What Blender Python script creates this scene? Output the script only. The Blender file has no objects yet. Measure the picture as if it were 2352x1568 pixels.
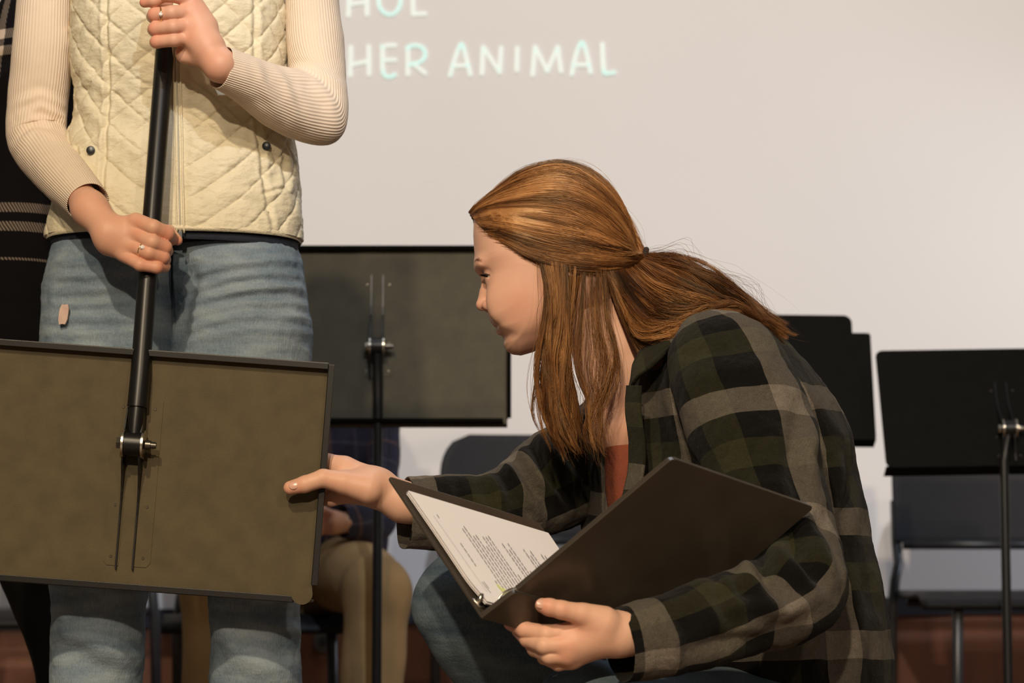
import bpy, math, random
import numpy as np
from mathutils import Vector, Matrix
random.seed(7); RNG = np.random.default_rng(7)
S = bpy.context.scene
COL = S.collection

# ---------------------------------------------------------------- camera, world, lights, exposure
F = 6000.0; PITCH = math.atan(606/6000.0); ZC = 0.47
cd = bpy.data.cameras.new('camera'); cam = bpy.data.objects.new('camera', cd); COL.objects.link(cam)
cd.sensor_width = 36; cd.lens = F/2352*36
cam.location = (0, 0, ZC); cam.rotation_euler = (math.pi/2+PITCH, 0, 0)
cd.dof.use_dof = True; cd.dof.focus_distance = 3.5; cd.dof.aperture_fstop = 6.3
cd.clip_start = 0.05
S.camera = cam
S.view_settings.view_transform = 'Standard'; S.view_settings.look = 'None'
S.view_settings.exposure = 0.0; S.view_settings.gamma = 1.0; S.view_settings.use_curve_mapping = False
w = bpy.data.worlds.new('world'); S.world = w; w.use_nodes = True
w.node_tree.nodes['Background'].inputs[0].default_value = (1.0, 0.86, 0.72, 1)
w.node_tree.nodes['Background'].inputs[1].default_value = 0.10

def light(name, kind, loc, target, energy, color, size=0.3, angle=60, blend=.5):
    l = bpy.data.lights.new(name, kind); l.energy = energy; l.color = color
    if kind == 'SPOT':
        l.spot_size = math.radians(angle); l.spot_blend = blend; l.shadow_soft_size = size
    elif kind == 'AREA':
        l.shape = 'DISK'; l.size = size
    o = bpy.data.objects.new(name, l); COL.objects.link(o); o.location = loc
    d = Vector(target)-Vector(loc); o.rotation_euler = d.to_track_quat('-Z', 'Y').to_euler()
    return o
light('stage_spotlight', 'SPOT', (-1.1, -1.5, 4.35), (0.1, 4.2, 0.8), 740, (1.0, .80, .55), .08, 56)
light('balcony_spotlight', 'SPOT', (-0.7, -4.6, 3.6), (0.1, 4.4, 0.9), 1080, (1.0, .80, .57), .10, 44)
light('stage_spotlight_right', 'SPOT', (2.6, -3.4, 4.4), (0.2, 4.6, 0.9), 330, (1.0, .80, .58), .15, 44)
light('projector', 'SPOT', (0.6, -1.0, 4.2), (0.3, 6.6, 1.55), 600, (.78, .86, 1.0), .05, 36, .35)
light('overhead_fill', 'AREA', (0.3, 4.6, 4.6), (0.2, 3.9, 0.5), 34, (.86, .90, 1.0), 1.4)  # added fill from above to brighten pages, hair top and shoulders
light('wall_fill', 'SPOT', (2.9, 5.6, 1.5), (0.2, 6.65, 0.45), 62, (.80, .86, 1.0), .12, 80, .8)  # added cool fill from the right, lifts the shaded wall behind the chairs

# ---------------------------------------------------------------- helpers
ct, st = math.cos(PITCH), math.sin(PITCH)
def P(px, py, Y):
    """point of the place seen in direction (px,py) at distance Y into the stage"""
    a = (px-1176)/F; b = (784-py)/F
    t = Y/(ct-b*st)
    return np.array([a*t, Y, ZC+t*(st+b*ct)])
def R(rpx, Y): return rpx*Y/F

def link(name, me, mat=None, parent=None, smooth=True):
    o = bpy.data.objects.new(name, me); COL.objects.link(o)
    if mat: me.materials.append(mat)
    if parent: o.parent = parent
    if smooth:
        me.polygons.foreach_set('use_smooth', [True]*len(me.polygons))
    return o
def tag(o, label=None, cat=None, group=None, kind=None):
    if label: o['label'] = label
    if cat: o['category'] = cat
    if group: o['group'] = group
    if kind: o['kind'] = kind
    return o
def root(name, loc, label, cat, group=None):
    o = bpy.data.objects.new(name, None); COL.objects.link(o); o.location = loc
    o.empty_display_size = .05
    bpy.context.view_layer.update()
    return tag(o, label, cat, group)
def par(o, r):
    """parent keeping world coordinates (roots are only translated)"""
    o.parent = r; o.matrix_parent_inverse = Matrix.Translation(-Vector(r.location)); return o

class MB:
    def __init__(s): s.v = []; s.f = []; s.uv = []; s.n = 0; s.hasuv = False
    def add(s, v, f, uv=None):
        v = np.asarray(v, float).reshape(-1, 3); s.v.append(v)
        s.f += [tuple(int(i)+s.n for i in q) for q in f]
        if uv is None: uv = np.zeros((len(v), 2))
        else: s.hasuv = True
        s.uv.append(np.asarray(uv, float)); s.n += len(v)
        return s
    def box(s, c, h, M=None, bev=0):
        """box centre c, half sizes h, optional 3x3 axes M (columns), chamfered by bev"""
        h = np.array(h, float); c = np.array(c, float)
        M = np.eye(3) if M is None else np.array(M)
        if bev <= 0:
            v = np.array([[x, y, z] for x in (-1, 1) for y in (-1, 1) for z in (-1, 1)])*h
            f = [(0, 1, 3, 2), (4, 6, 7, 5), (0, 4, 5, 1), (2, 3, 7, 6), (0, 2, 6, 4), (1, 5, 7, 3)]
        else:
            import bmesh
            bm = bmesh.new(); bmesh.ops.create_cube(bm, size=2)
            for q in bm.verts: q.co = Vector([q.co[i]*h[i] for i in range(3)])
            bmesh.ops.bevel(bm, geom=bm.edges[:], offset=bev, segments=3, affect='EDGES', profile=.5)
            bm.verts.ensure_lookup_table(); bm.verts.index_update()
            v = np.array([q.co[:] for q in bm.verts]); f = [[q.index for q in p.verts] for p in bm.faces]; bm.free()
        return s.add(v@M.T+c, f)
    def tube(s, pts, r, n=16, cap=True):
        pts = [np.array(p, float) for p in pts]; m = len(pts)
        rs = r if hasattr(r, '__len__') else [r]*m
        V = []; up = None
        for i in range(m):
            t = pts[min(i+1, m-1)]-pts[max(i-1, 0)]; t /= np.linalg.norm(t)+1e-12
            if up is None: up = np.array([0, 0, 1.]) if abs(t[2]) < .9 else np.array([0, 1., 0])
            a = np.cross(up, t); a /= np.linalg.norm(a)+1e-12; b = np.cross(t, a); up = b
            th = np.arange(n)*2*math.pi/n
            V.append(pts[i]+rs[i]*(np.cos(th)[:, None]*a+np.sin(th)[:, None]*b))
        f = [(i*n+j, i*n+(j+1) % n, (i+1)*n+(j+1) % n, (i+1)*n+j) for i in range(m-1) for j in range(n)]
        if cap: f += [tuple(range(n))[::-1], tuple((m-1)*n+j for j in range(n))]
        return s.add(np.concatenate(V), f)
    def plate(s, poly, o, ax, ay, t, az=None):
        """flat polygon (2D list) in plane o+x*ax+y*ay, thickness t along normal"""
        ax = np.array(ax, float); ay = np.array(ay, float); o = np.array(o, float)
        nn = np.cross(ax, ay); nn /= np.linalg.norm(nn); m = len(poly)
        a = np.array([o+x*ax+y*ay for x, y in poly])
        f = [tuple(range(m))[::-1], tuple(range(m, 2*m))]+[(i, (i+1) % m, m+(i+1) % m, m+i) for i in range(m)]
        return s.add(np.concatenate([a, a+nn*t]), f)
    def build(s, name, mat=None, parent=None, smooth=False, bevel=0):
        me = bpy.data.meshes.new(name); me.from_pydata(np.concatenate(s.v).tolist(), [], s.f); me.update()
        if s.hasuv:
            u = np.concatenate(s.uv); l = me.uv_layers.new(name='UVMap')
            idx = np.zeros(len(me.loops), int); me.loops.foreach_get('vertex_index', idx)
            l.data.foreach_set('uv', u[idx].ravel())
        o = link(name, me, mat, None, smooth)
        if parent: par(o, parent)
        if bevel:
            b = o.modifiers.new('bevel', 'BEVEL'); b.width = bevel; b.segments = 3; b.limit_method = 'ANGLE'
        return o
def smooth_by_angle(o, a=35):
    me = o.data; me.polygons.foreach_set('use_smooth', [True]*len(me.polygons))
    import bmesh
    bm = bmesh.new(); bm.from_mesh(me)
    for e in bm.edges:
        if len(e.link_faces) == 2 and e.calc_face_angle(0) > math.radians(a): e.smooth = False
    bm.to_mesh(me); bm.free(); return o

# ---- noise
_T = RNG.random((64, 64, 64))
def vnoise(p):
    p = np.asarray(p); i = np.floor(p).astype(int); f = p-i; f = f*f*(3-2*f); r = 0
    for dx in (0, 1):
        for dy in (0, 1):
            for dz in (0, 1):
                w_ = (f[..., 0] if dx else 1-f[..., 0])*(f[..., 1] if dy else 1-f[..., 1])*(f[..., 2] if dz else 1-f[..., 2])
                r = r+w_*_T[(i[..., 0]+dx) & 63, (i[..., 1]+dy) & 63, (i[..., 2]+dz) & 63]
    return r*2-1
def fbm(p, o=3):
    a = 1; r = 0
    for k in range(o): r = r+a*vnoise(p*2**k+k*17.3); a *= .5
    return r
def ridged(p): return 1-2*np.abs(vnoise(p))

# ---- loft along outline stations (Ax,Ay,Bx,By,Y,dh): A,B = the two outline points, dh = half thickness in depth
def catmull(K, n):
    K = np.array(K, float); m = len(K); t = np.linspace(0, m-1-1e-9, n); i = t.astype(int); f = (t-i)[:, None]
    g = lambda j: K[np.clip(j, 0, m-1)]
    p0, p1, p2, p3 = g(i-1), g(i), g(i+1), g(i+2)
    return .5*((2*p1)+(-p0+p2)*f+(2*p0-5*p1+4*p2-p3)*f**2+(-p0+3*p1-3*p2+p3)*f**3)
def loft(name, stations, mat, parent=None, nl=120, nr=96, ex=2.0, disp=None, lips=(0, 0), uvs=1.0, rot0=math.pi/2, caps=(False, False), into=None):
    K = [list(P(a, b, Y))+list(P(c, d, Y))+[dh] for a, b, c, d, Y, dh in stations]
    K = catmull(K, nl); A = K[:, :3]; B = K[:, 3:6]; dh = K[:, 6]
    C = (A+B)/2; H = (A-B)/2
    th = rot0+np.arange(nr+1)*2*math.pi/nr
    c = np.cos(th); s_ = np.sin(th); c = np.sign(c)*np.abs(c)**(2/ex); s_ = np.sign(s_)*np.abs(s_)**(2/ex)
    T = np.gradient(C, axis=0); kw = max(3, nl//7); Tp = np.concatenate([np.repeat(T[:1], kw, 0), T, np.repeat(T[-1:], kw, 0)])
    T = np.stack([np.convolve(Tp[:, i], np.hanning(2*kw+1)/kw, 'valid') for i in range(3)], 1); T /= np.linalg.norm(T, axis=1)[:, None]+1e-9
    Hn = H/np.linalg.norm(H, axis=1)[:, None]
    D = np.cross(Hn, T); D /= np.linalg.norm(D, axis=1)[:, None]; D = np.where(D[:, 1:2] < 0, -D, D)
    # keep thickness direction mostly in depth
    V = C[:, None]+c[None, :, None]*H[:, None]+s_[None, :, None]*(D*dh[:, None])[:, None]
    L = np.concatenate([[0], np.cumsum(np.linalg.norm(np.diff(C, axis=0), axis=1))])
    per = np.mean(np.linalg.norm(H, axis=1)+dh)*math.pi
    U = np.broadcast_to((np.arange(nr+1)/nr*per)[None], V.shape[:2]); W = np.broadcast_to(L[:, None], V.shape[:2])
    def normals(V):
        du = np.roll(V[:, :-1], -1, 1)-np.roll(V[:, :-1], 1, 1); du = np.concatenate([du, du[:, :1]], 1)
        dv = np.gradient(V, axis=0); N = np.cross(du, dv); N /= np.linalg.norm(N, axis=2)[..., None]+1e-12
        o = np.sum(N*(V-C[:, None]), axis=2).mean()
        return N if o > 0 else -N
    if disp is not None:
        N = normals(V); V = V+N*disp(V, N, U, W)[..., None]; V[:, -1] = V[:, 0]
    rows = [V]; Us = [U]; Ws = [W]
    for side, amt in ((0, lips[0]), (-1, lips[1])):
        if amt:
            r0 = V[side]; c0 = r0[:-1].mean(0); tv = T[side]*(1 if side == 0 else -1)
            e = []
            for k, (sc, inn) in enumerate(((.985, -.0012), (.96, -.0005), (.93, .004), (.93, .03))):
                e.append(c0+(r0-c0)*(1-(1-sc)*amt)+tv*inn)
            e = np.array(e); eu = np.broadcast_to(U[0], e.shape[:2]); ew = np.full(e.shape[:2], W[side, 0])
            if side == 0: rows.insert(0, e[::-1]); Us.insert(0, eu); Ws.insert(0, ew)
            else: rows.append(e); Us.append(eu); Ws.append(ew)
    V = np.concatenate(rows); U = np.concatenate(Us); W = np.concatenate(Ws)
    n, m = V.shape[:2]
    f = [(i*m+j, i*m+j+1, (i+1)*m+j+1, (i+1)*m+j) for i in range(n-1) for j in range(m-1)]
    if caps[0]: f.append(tuple(range(m-1))[::-1])
    if caps[1]: f.append(tuple((n-1)*m+j for j in range(m-1)))
    mb = into or MB(); mb.add(V.reshape(-1, 3), f, np.stack([U.ravel()*uvs, W.ravel()*uvs], 1))
    if into: return V
    o = mb.build(name, mat, parent, smooth=True); fixn(o); return o
def fixn(o):
    import bmesh
    bm = bmesh.new(); bm.from_mesh(o.data); bmesh.ops.remove_doubles(bm, verts=bm.verts, dist=1e-6)
    bmesh.ops.recalc_face_normals(bm, faces=bm.faces); bm.to_mesh(o.data); bm.free(); return o
def folds(V, N, lst, front=True):
    """sculpted cloth folds: each (px,py)-polyline with depth Y -> ridge of width w, height a (metres)"""
    r = np.zeros(V.shape[:2])
    for pts, Y, w_, a in lst:
        Q = np.array([P(x, y, Y) for x, y in pts])[:, [0, 2]]
        X = V[..., [0, 2]]; best = np.full(X.shape[:2], 9.); tt = np.zeros(X.shape[:2]); n = len(Q)-1
        for i in range(n):
            d = Q[i+1]-Q[i]; t = np.clip(((X-Q[i])@d)/(d@d), 0, 1); dd = np.linalg.norm(X-(Q[i]+t[..., None]*d), axis=-1)
            m = dd < best; best = np.where(m, dd, best); tt = np.where(m, (i+t)/n, tt)
        k = np.exp(-(best/w_)**2)-.45*np.exp(-((best-1.9*w_)/w_)**2)
        r += a*k*np.sin(np.pi*np.clip(tt*.92+.04, 0, 1))**.6
    if front: r = r*np.clip(-N[..., 1]*2.2+.3, 0, 1)
    return r

# ---- implicit surfaces
class SDF:
    def __init__(s, lo, hi, h):
        s.h = h; s.lo = np.array(lo, float); n = np.ceil((np.array(hi)-s.lo)/h).astype(int)+1
        s.n = n; s.g = np.full(n, .05, dtype=np.float32)
        s.ax = [s.lo[i]+h*np.arange(n[i]) for i in range(3)]
    def region(s, lo, hi):
        a = np.clip(np.floor((np.array(lo)-s.lo)/s.h).astype(int), 0, s.n); b = np.clip(np.ceil((np.array(hi)-s.lo)/s.h).astype(int)+1, 0, s.n)
        sl = tuple(slice(a[i], b[i]) for i in range(3))
        X = np.stack(np.meshgrid(*[s.ax[i][sl[i]] for i in range(3)], indexing='ij'), -1)
        return sl, X
    def comb(s, sl, d, k, op='u'):
        a = s.g[sl]
        if op == 'u':
            if k > 0: hh = np.maximum(k-np.abs(a-d), 0)/k; s.g[sl] = np.minimum(a, d)-hh*hh*k/4
            else: s.g[sl] = np.minimum(a, d)
        else:
            d = -d
            if k > 0: hh = np.maximum(k-np.abs(a-d), 0)/k; s.g[sl] = np.maximum(a, d)+hh*hh*k/4
            else: s.g[sl] = np.maximum(a, d)
    def cone(s, a, b, ra, rb, k=.008, op='u', sq=None):
        a = np.array(a, float); b = np.array(b, float); m = max(ra, rb)+.012+k
        sl, X = s.region(np.minimum(a, b)-m, np.maximum(a, b)+m)
        if X.size == 0: return
        d = b-a; t = np.clip(((X-a)@d)/(d@d+1e-12), 0, 1); q = X-(a+t[..., None]*d)
        if sq is not None: q = q*np.array(sq)
        s.comb(sl, np.linalg.norm(q, axis=-1)-(ra+(rb-ra)*t), k, op)
    def chain(s, pts, rs, k=.006):
        for i in range(len(pts)-1): s.cone(pts[i], pts[i+1], rs[i], rs[i+1], k)
    def ell(s, c, r, k=.008, M=None, op='u'):
        c = np.array(c, float); r = np.array(r, float); m = r.max()+.012+k
        sl, X = s.region(c-m, c+m)
        if X.size == 0: return
        q = X-c
        if M is not None: q = q@np.array(M)
        l = np.linalg.norm(q/r, axis=-1); g = np.linalg.norm(q/(r*r), axis=-1)+1e-9
        s.comb(sl, l*(l-1)/g, k, op)
    def mesh(s, mb, name=None, uvfn=None):
        g = s.g; n = np.array(g.shape); c = n-1; ins = g < 0
        cnt = np.zeros(c, int); pos = np.zeros(tuple(c)+(3,), np.float32); num = np.zeros(c, np.float32)
        off = [(x, y, z) for x in (0, 1) for y in (0, 1) for z in (0, 1)]
        def cor(A, o): return A[o[0]:o[0]+c[0], o[1]:o[1]+c[1], o[2]:o[2]+c[2]]
        for a in range(3):
            for o in off:
                if o[a]: continue
                p = list(o); p[a] = 1; p = tuple(p)
                ga = cor(g, o); gb = cor(g, p); m = (ga < 0) != (gb < 0)
                t = np.where(m, ga/(ga-gb+1e-20), 0)
                for i in range(3):
                    pos[..., i] += m*((o[i]+t) if i == a else o[i])
                num += m
        act = num > 0; idx = -np.ones(c, int); k = np.argwhere(act); idx[act] = np.arange(len(k))
        V = (k+pos[act]/num[act][:, None])*s.h+s.lo
        Fs = []
        for a in range(3):
            b_, c_ = (a+1) % 3, (a+2) % 3
            lo = [slice(None)]*3; hi = [slice(None)]*3; lo[a] = slice(0, n[a]-1); hi[a] = slice(1, n[a])
            s0 = ins[tuple(lo)]; s1 = ins[tuple(hi)]; e = np.argwhere(s0 != s1)
            e = e[(e[:, b_] > 0) & (e[:, c_] > 0) & (e[:, b_] < n[b_]-1) & (e[:, c_] < n[c_]-1)]
            fl = s0[tuple(e.T)]
            q = []
            for db, dc in ((-1, -1), (0, -1), (0, 0), (-1, 0)):
                ee = e.copy(); ee[:, b_] += db; ee[:, c_] += dc; q.append(idx[tuple(ee.T)])
            q = np.stack(q, 1); q[~fl] = q[~fl][:, ::-1]; Fs.append(q)
        Fq = np.concatenate(Fs)
        mb.add(V, Fq.tolist(), None if uvfn is None else uvfn(V)); return V

# ---------------------------------------------------------------- materials
def new_mat(name):
    m = bpy.data.materials.new(name); m.use_nodes = True; nt = m.node_tree
    return m, nt, nt.nodes['Principled BSDF']
class G:
    """tiny node graph helper"""
    def __init__(s, nt): s.nt = nt
    def n(s, t, **k):
        o = s.nt.nodes.new(t)
        for a, b in k.items(): setattr(o, a, b)
        return o
    def set(s, sock, v):
        if hasattr(v, 'links'): s.nt.links.new(v, sock)
        else: sock.default_value = v
    def m(s, op, a, b=0., c=0.):
        o = s.n('ShaderNodeMath', operation=op); s.set(o.inputs[0], a); s.set(o.inputs[1], b)
        if len(o.inputs) > 2: s.set(o.inputs[2], c)
        return o.outputs[0]
    def noise(s, vec, scale, detail=3, rough=.5):
        o = s.n('ShaderNodeTexNoise'); s.nt.links.new(vec, o.inputs['Vector']); o.inputs['Scale'].default_value = scale
        o.inputs['Detail'].default_value = detail; o.inputs['Roughness'].default_value = rough; return o.outputs['Fac']
    def map(s, vec, sc=(1, 1, 1), rot=(0, 0, 0)):
        o = s.n('ShaderNodeMapping'); s.nt.links.new(vec, o.inputs[0]); o.inputs['Scale'].default_value = sc; o.inputs['Rotation'].default_value = rot; return o.outputs[0]
    def mix(s, f, a, b, blend='MIX'):
        o = s.n('ShaderNodeMix', data_type='RGBA', blend_type=blend); s.set(o.inputs['Factor'], f)
        for k, v in ((6, a), (7, b)): s.set(o.inputs[k], v if hasattr(v, 'links') else (*v, 1))
        return o.outputs[2]
    def ramp(s, f, stops, interp='LINEAR'):
        o = s.n('ShaderNodeValToRGB'); s.set(o.inputs[0], f); o.color_ramp.interpolation = interp; e = o.color_ramp.elements
        while len(e) < len(stops): e.new(.5)
        for i, (p, c) in enumerate(stops): e[i].position = p; e[i].color = (*c, 1) if len(c) == 3 else c
        return o.outputs[0]
    def bump(s, h, dist, strength=1., nrm=None):
        o = s.n('ShaderNodeBump'); s.nt.links.new(h, o.inputs['Height']); o.inputs['Distance'].default_value = dist; o.inputs['Strength'].default_value = strength
        if nrm: s.nt.links.new(nrm, o.inputs['Normal'])
        return o.outputs[0]
    def tex(s): return s.n('ShaderNodeTexCoord')
def plain(name, col, rough=.6, var=.12, scale=40, bump=0, metal=0, spec=.5, bscale=None, sheen=0, emit=None):
    m, nt, b = new_mat(name); g = G(nt); v = g.tex().outputs['Object']
    f = g.noise(v, scale, 4)
    lo = tuple(c*(1-var) for c in col); hi = tuple(min(1, c*(1+var)) for c in col)
    nt.links.new(g.ramp(f, [(.3, lo), (.7, hi)]), b.inputs['Base Color'])
    b.inputs['Roughness'].default_value = rough; b.inputs['Metallic'].default_value = metal; b.inputs['Specular IOR Level'].default_value = spec
    if sheen: b.inputs['Sheen Weight'].default_value = sheen
    if bump: nt.links.new(g.bump(g.noise(v, bscale or scale*8, 3), bump), b.inputs['Normal'])
    if emit: b.inputs['Emission Color'].default_value = (*emit[0], 1); b.inputs['Emission Strength'].default_value = emit[1]
    return m
M = {}
M['wall'] = plain('white_wall_paint', (.78, .765, .76), .85, .015, 1.5, .0004, bscale=200)
M['trim'] = plain('blue_grey_paint', (.47, .52, .62), .7, .03, 4)
M['floor'] = None
def wood(name, a, b_, axis=(1, 1, .12), sc=7, rough=.45):
    m, nt, b = new_mat(name); g = G(nt); v = g.map(g.tex().outputs['Object'], axis)
    n = g.noise(v, sc, 6, .65); nt.links.new(g.ramp(n, [(.3, a), (.7, b_)]), b.inputs['Base Color'])
    b.inputs['Roughness'].default_value = rough; nt.links.new(g.bump(n, .0006), b.inputs['Normal']); return m
M['wood'] = wood('brown_wood_panel', (.095, .028, .010), (.15, .047, .016), (3, 3, .3))
M['floor'] = wood('stage_floor_wood', (.10, .055, .03), (.17, .10, .055), (.2, 6, 1))
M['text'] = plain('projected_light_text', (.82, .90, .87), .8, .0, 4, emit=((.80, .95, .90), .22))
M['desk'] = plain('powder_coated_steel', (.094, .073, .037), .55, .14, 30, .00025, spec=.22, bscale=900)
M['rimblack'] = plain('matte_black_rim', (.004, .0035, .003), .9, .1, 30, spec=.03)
M['desk_shaded'] = plain('shaded_powder_coat', (.058, .049, .028), .55, .16, 26, .00025, spec=.18, bscale=900)  # darker copy of the desk coat, shade of the angled panel put into the colour
M['deskdark'] = plain('matte_black_steel', (.0045, .004, .003), .6, .1, 30, .0002, spec=.05, bscale=900)
M['blackmetal'] = plain('black_enamel_steel', (.007, .0065, .006), .36, .1, 30, spec=.4)
M['steel'] = plain('bright_zinc', (.62, .58, .50), .25, .1, 60, metal=1)
M['brass'] = plain('pale_gold', (.75, .58, .30), .2, .05, 60, metal=1)
M['stone'] = plain('ring_stone', (.9, .9, .88), .08, .02, 60, spec=1)
M['chairshell'] = plain('blue_black_plastic', (.013, .013, .015), .55, .1, 30, .0004, spec=.25, bscale=400)
M['chairframe'] = plain('charcoal_tube', (.022, .023, .026), .35, .1, 30)
M['binder'] = plain('black_vinyl', (.050, .040, .030), .26, .12, 18, .0008, spec=.5, bscale=9)
M['paper'] = plain('white_paper', (.86, .83, .84), .8, .015, 10)
M['ink'] = plain('printer_ink', (.34, .32, .34), .8)
M['yellow'] = plain('highlighter', (.72, .80, .25), .8)
M['greyp2'] = plain('grey_zip_teeth', (.50, .48, .40), .5, .1, 20)
M['patch'] = plain('worn_patch', (.62, .45, .38), .8, .1, 90)
M['navyp'] = plain('navy_rail_paint', (.010, .011, .020), .6, .1, 5)
M['greyp'] = plain('grey_plastic', (.05, .045, .035), .6, .1, 20)
M['rivet'] = plain('dull_rivet', (.10, .085, .065), .35, .1, 50, metal=.8)
M['bolt'] = plain('dark_bolt', (.10, .09, .075), .3, .1, 50, metal=.8)
M['navy'] = plain('navy_knit', (.010, .014, .026), .85, .15, 60, .001)
M['black'] = plain('black_cloth', (.003, .003, .003), .95, .2, 30, .001, spec=.1)
M['rust'] = plain('rust_cotton', (.20, .045, .018), .85, .15, 40, .001)
M['snap'] = plain('dark_snap_metal', (.05, .055, .06), .35, .1, 50, metal=.7)
M['shoe'] = plain('dark_shoe_leather', (.03, .02, .015), .5)
M['elastic'] = plain('black_elastic', (.006, .005, .005), .8)
def skin(name, c, red, rough=.48):
    m, nt, b = new_mat(name); g = G(nt); t = g.tex(); v = t.outputs['Object']
    f = g.noise(v, 22, 4); base = g.mix(g.m('MULTIPLY', f, .55), c, red)
    sep = g.n('ShaderNodeSeparateXYZ'); nt.links.new(t.outputs['UV'], sep.inputs[0])
    base = g.mix(sep.outputs[0], base, red)
    base = g.mix(sep.outputs[1], base, (.50, .15, .115))
    nt.links.new(base, b.inputs['Base Color']); b.inputs['Roughness'].default_value = rough
    b.inputs['Subsurface Weight'].default_value = .12; b.inputs['Subsurface Radius'].default_value = (.012, .004, .002); b.inputs['Subsurface Scale'].default_value = 1
    b.inputs['Specular IOR Level'].default_value = .35
    nt.links.new(g.bump(g.noise(v, 700, 3), .00011), b.inputs['Normal']); return m
M['skin'] = skin('fair_skin', (.78, .50, .36), (.74, .32, .21))
M['skin2'] = skin('rosy_skin', (.70, .43, .30), (.70, .27, .17))
def denim(name, a, b_):
    m, nt, b = new_mat(name); g = G(nt); v = g.tex().outputs['Object']
    big = g.noise(g.map(v, (2.2, 2, 9)), 5, 3); fine = g.noise(g.map(v, (3, 3, .7)), 160, 3, .7); spk = g.noise(v, 420, 2)
    f = g.m('ADD', g.m('MULTIPLY', big, .75), g.m('MULTIPLY', fine, .35)); f = g.m('ADD', f, g.m('MULTIPLY', g.m('SUBTRACT', spk, .5), .22))
    nt.links.new(g.ramp(f, [(.35, a), (.75, b_)]), b.inputs['Base Color'])
    b.inputs['Roughness'].default_value = .9; b.inputs['Specular IOR Level'].default_value = .2
    nt.links.new(g.bump(fine, .0012, 1, g.bump(big, .004)), b.inputs['Normal']); return m
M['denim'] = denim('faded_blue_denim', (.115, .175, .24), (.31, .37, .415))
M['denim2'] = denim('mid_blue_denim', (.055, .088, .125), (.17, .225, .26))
M['khaki'] = plain('khaki_twill', (.28, .175, .070), .9, .15, 12, .002, bscale=30)
def plaid(name, cols, per=.165, gx=.0, gy=.0, fuzz=1.0, thin=False, nf=.8):
    """cols: (grey, dark, olive) bands; UV in metres"""
    m, nt, b = new_mat(name); g = G(nt); t = g.tex(); sep = g.n('ShaderNodeSeparateXYZ'); nt.links.new(t.outputs['UV'], sep.inputs[0])
    wob = g.m('MULTIPLY', g.m('SUBTRACT', g.noise(t.outputs['Object'], 9, 2), .5), .012)
    def band(s_, o):
        x = g.m('FRACT', g.m('ADD', g.m('DIVIDE', g.m('ADD', s_, wob), per), o+10))
        if thin:
            return g.ramp(x, [(0, cols[0]), (.06, cols[1]), (.5, cols[2]), (.56, cols[1])], 'CONSTANT')
        return g.ramp(x, [(0, cols[0]), (.23, cols[1]), (.45, cols[2]), (.68, cols[1])], 'CONSTANT')
    c = g.mix(.5, band(sep.outputs[0], gx), band(sep.outputs[1], gy))
    # heathered weave
    fz = g.noise(t.outputs['Object'], 900, 2, .7); fz2 = g.noise(t.outputs['Object'], 130, 3)
    k = g.m('ADD', g.m('MULTIPLY', fz, 1.1*nf*2), g.m('ADD', g.m('MULTIPLY', fz2, .5), .75-1.1*nf-.0)); kk = g.n('ShaderNodeCombineXYZ')
    for i in range(3): nt.links.new(k, kk.inputs[i])
    c = g.mix(fuzz, c, g.mix(1.0, c, kk.outputs[0], 'MULTIPLY'))
    nt.links.new(c, b.inputs['Base Color']); b.inputs['Roughness'].default_value = .95; b.inputs['Specular IOR Level'].default_value = .1
    b.inputs['Sheen Weight'].default_value = .06
    nt.links.new(g.bump(fz, .0012, 1, g.bump(fz2, .003, .6)), b.inputs['Normal']); return m
PG = ((.175, .152, .125), (.005, .0045, .004), (.032, .032, .015))
M['plaid_sleeve'] = plaid('flannel_sleeve', PG, .165, .19, .10)
M['plaid_body'] = plaid('flannel_body', PG, .165, .51, .36)
M['plaid_far'] = plaid('flannel_far_sleeve', PG, .15, .3, .45)
def coatmat():
    m, nt, b = new_mat('black_coat_wool'); g = G(nt); t = g.tex(); sep = g.n('ShaderNodeSeparateXYZ'); nt.links.new(t.outputs['UV'], sep.inputs[0])
    K = (0, 0, 0); W_ = (1, 1, 1)
    rv = g.ramp(g.m('ADD', sep.outputs[1], 0), [(0, K), (.320, W_), (.335, K), (.345, W_), (.360, K), (.604, W_), (.620, K), (.636, W_), (.650, K), (.694, W_), (.6965, K)], 'CONSTANT')
    ru = g.ramp(g.m('ADD', sep.outputs[0], 0), [(0, K), (.150, W_), (.165, K), (.368, W_), (.388, K), (.52, W_), (.535, K)], 'CONSTANT')
    tw = g.m('GREATER_THAN', g.m('SINE', g.m('MULTIPLY', g.m('ADD', sep.outputs[0], g.m('MULTIPLY', sep.outputs[1], .6)), 1300)), -.1)
    f = g.m('MULTIPLY', g.m('ADD', g.m('MULTIPLY', rv, .5), g.m('MULTIPLY', ru, .5)), g.m('ADD', g.m('MULTIPLY', tw, .7), g.m('MULTIPLY', g.m('MULTIPLY', rv, ru), .9)))
    nt.links.new(g.mix(f, (.006, .005, .006), (.62, .50, .40)), b.inputs['Base Color']); b.inputs['Roughness'].default_value = .95; b.inputs['Specular IOR Level'].default_value = .1
    nt.links.new(g.bump(g.noise(t.outputs['Object'], 600, 3), .001), b.inputs['Normal']); return m
M['coat'] = coatmat()
M['shirt_navy'] = plaid('navy_check_cotton', ((.30, .16, .12), (.060, .058, .088), (.15, .14, .18)), .09, .2, .2, .4, thin=True)
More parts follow.
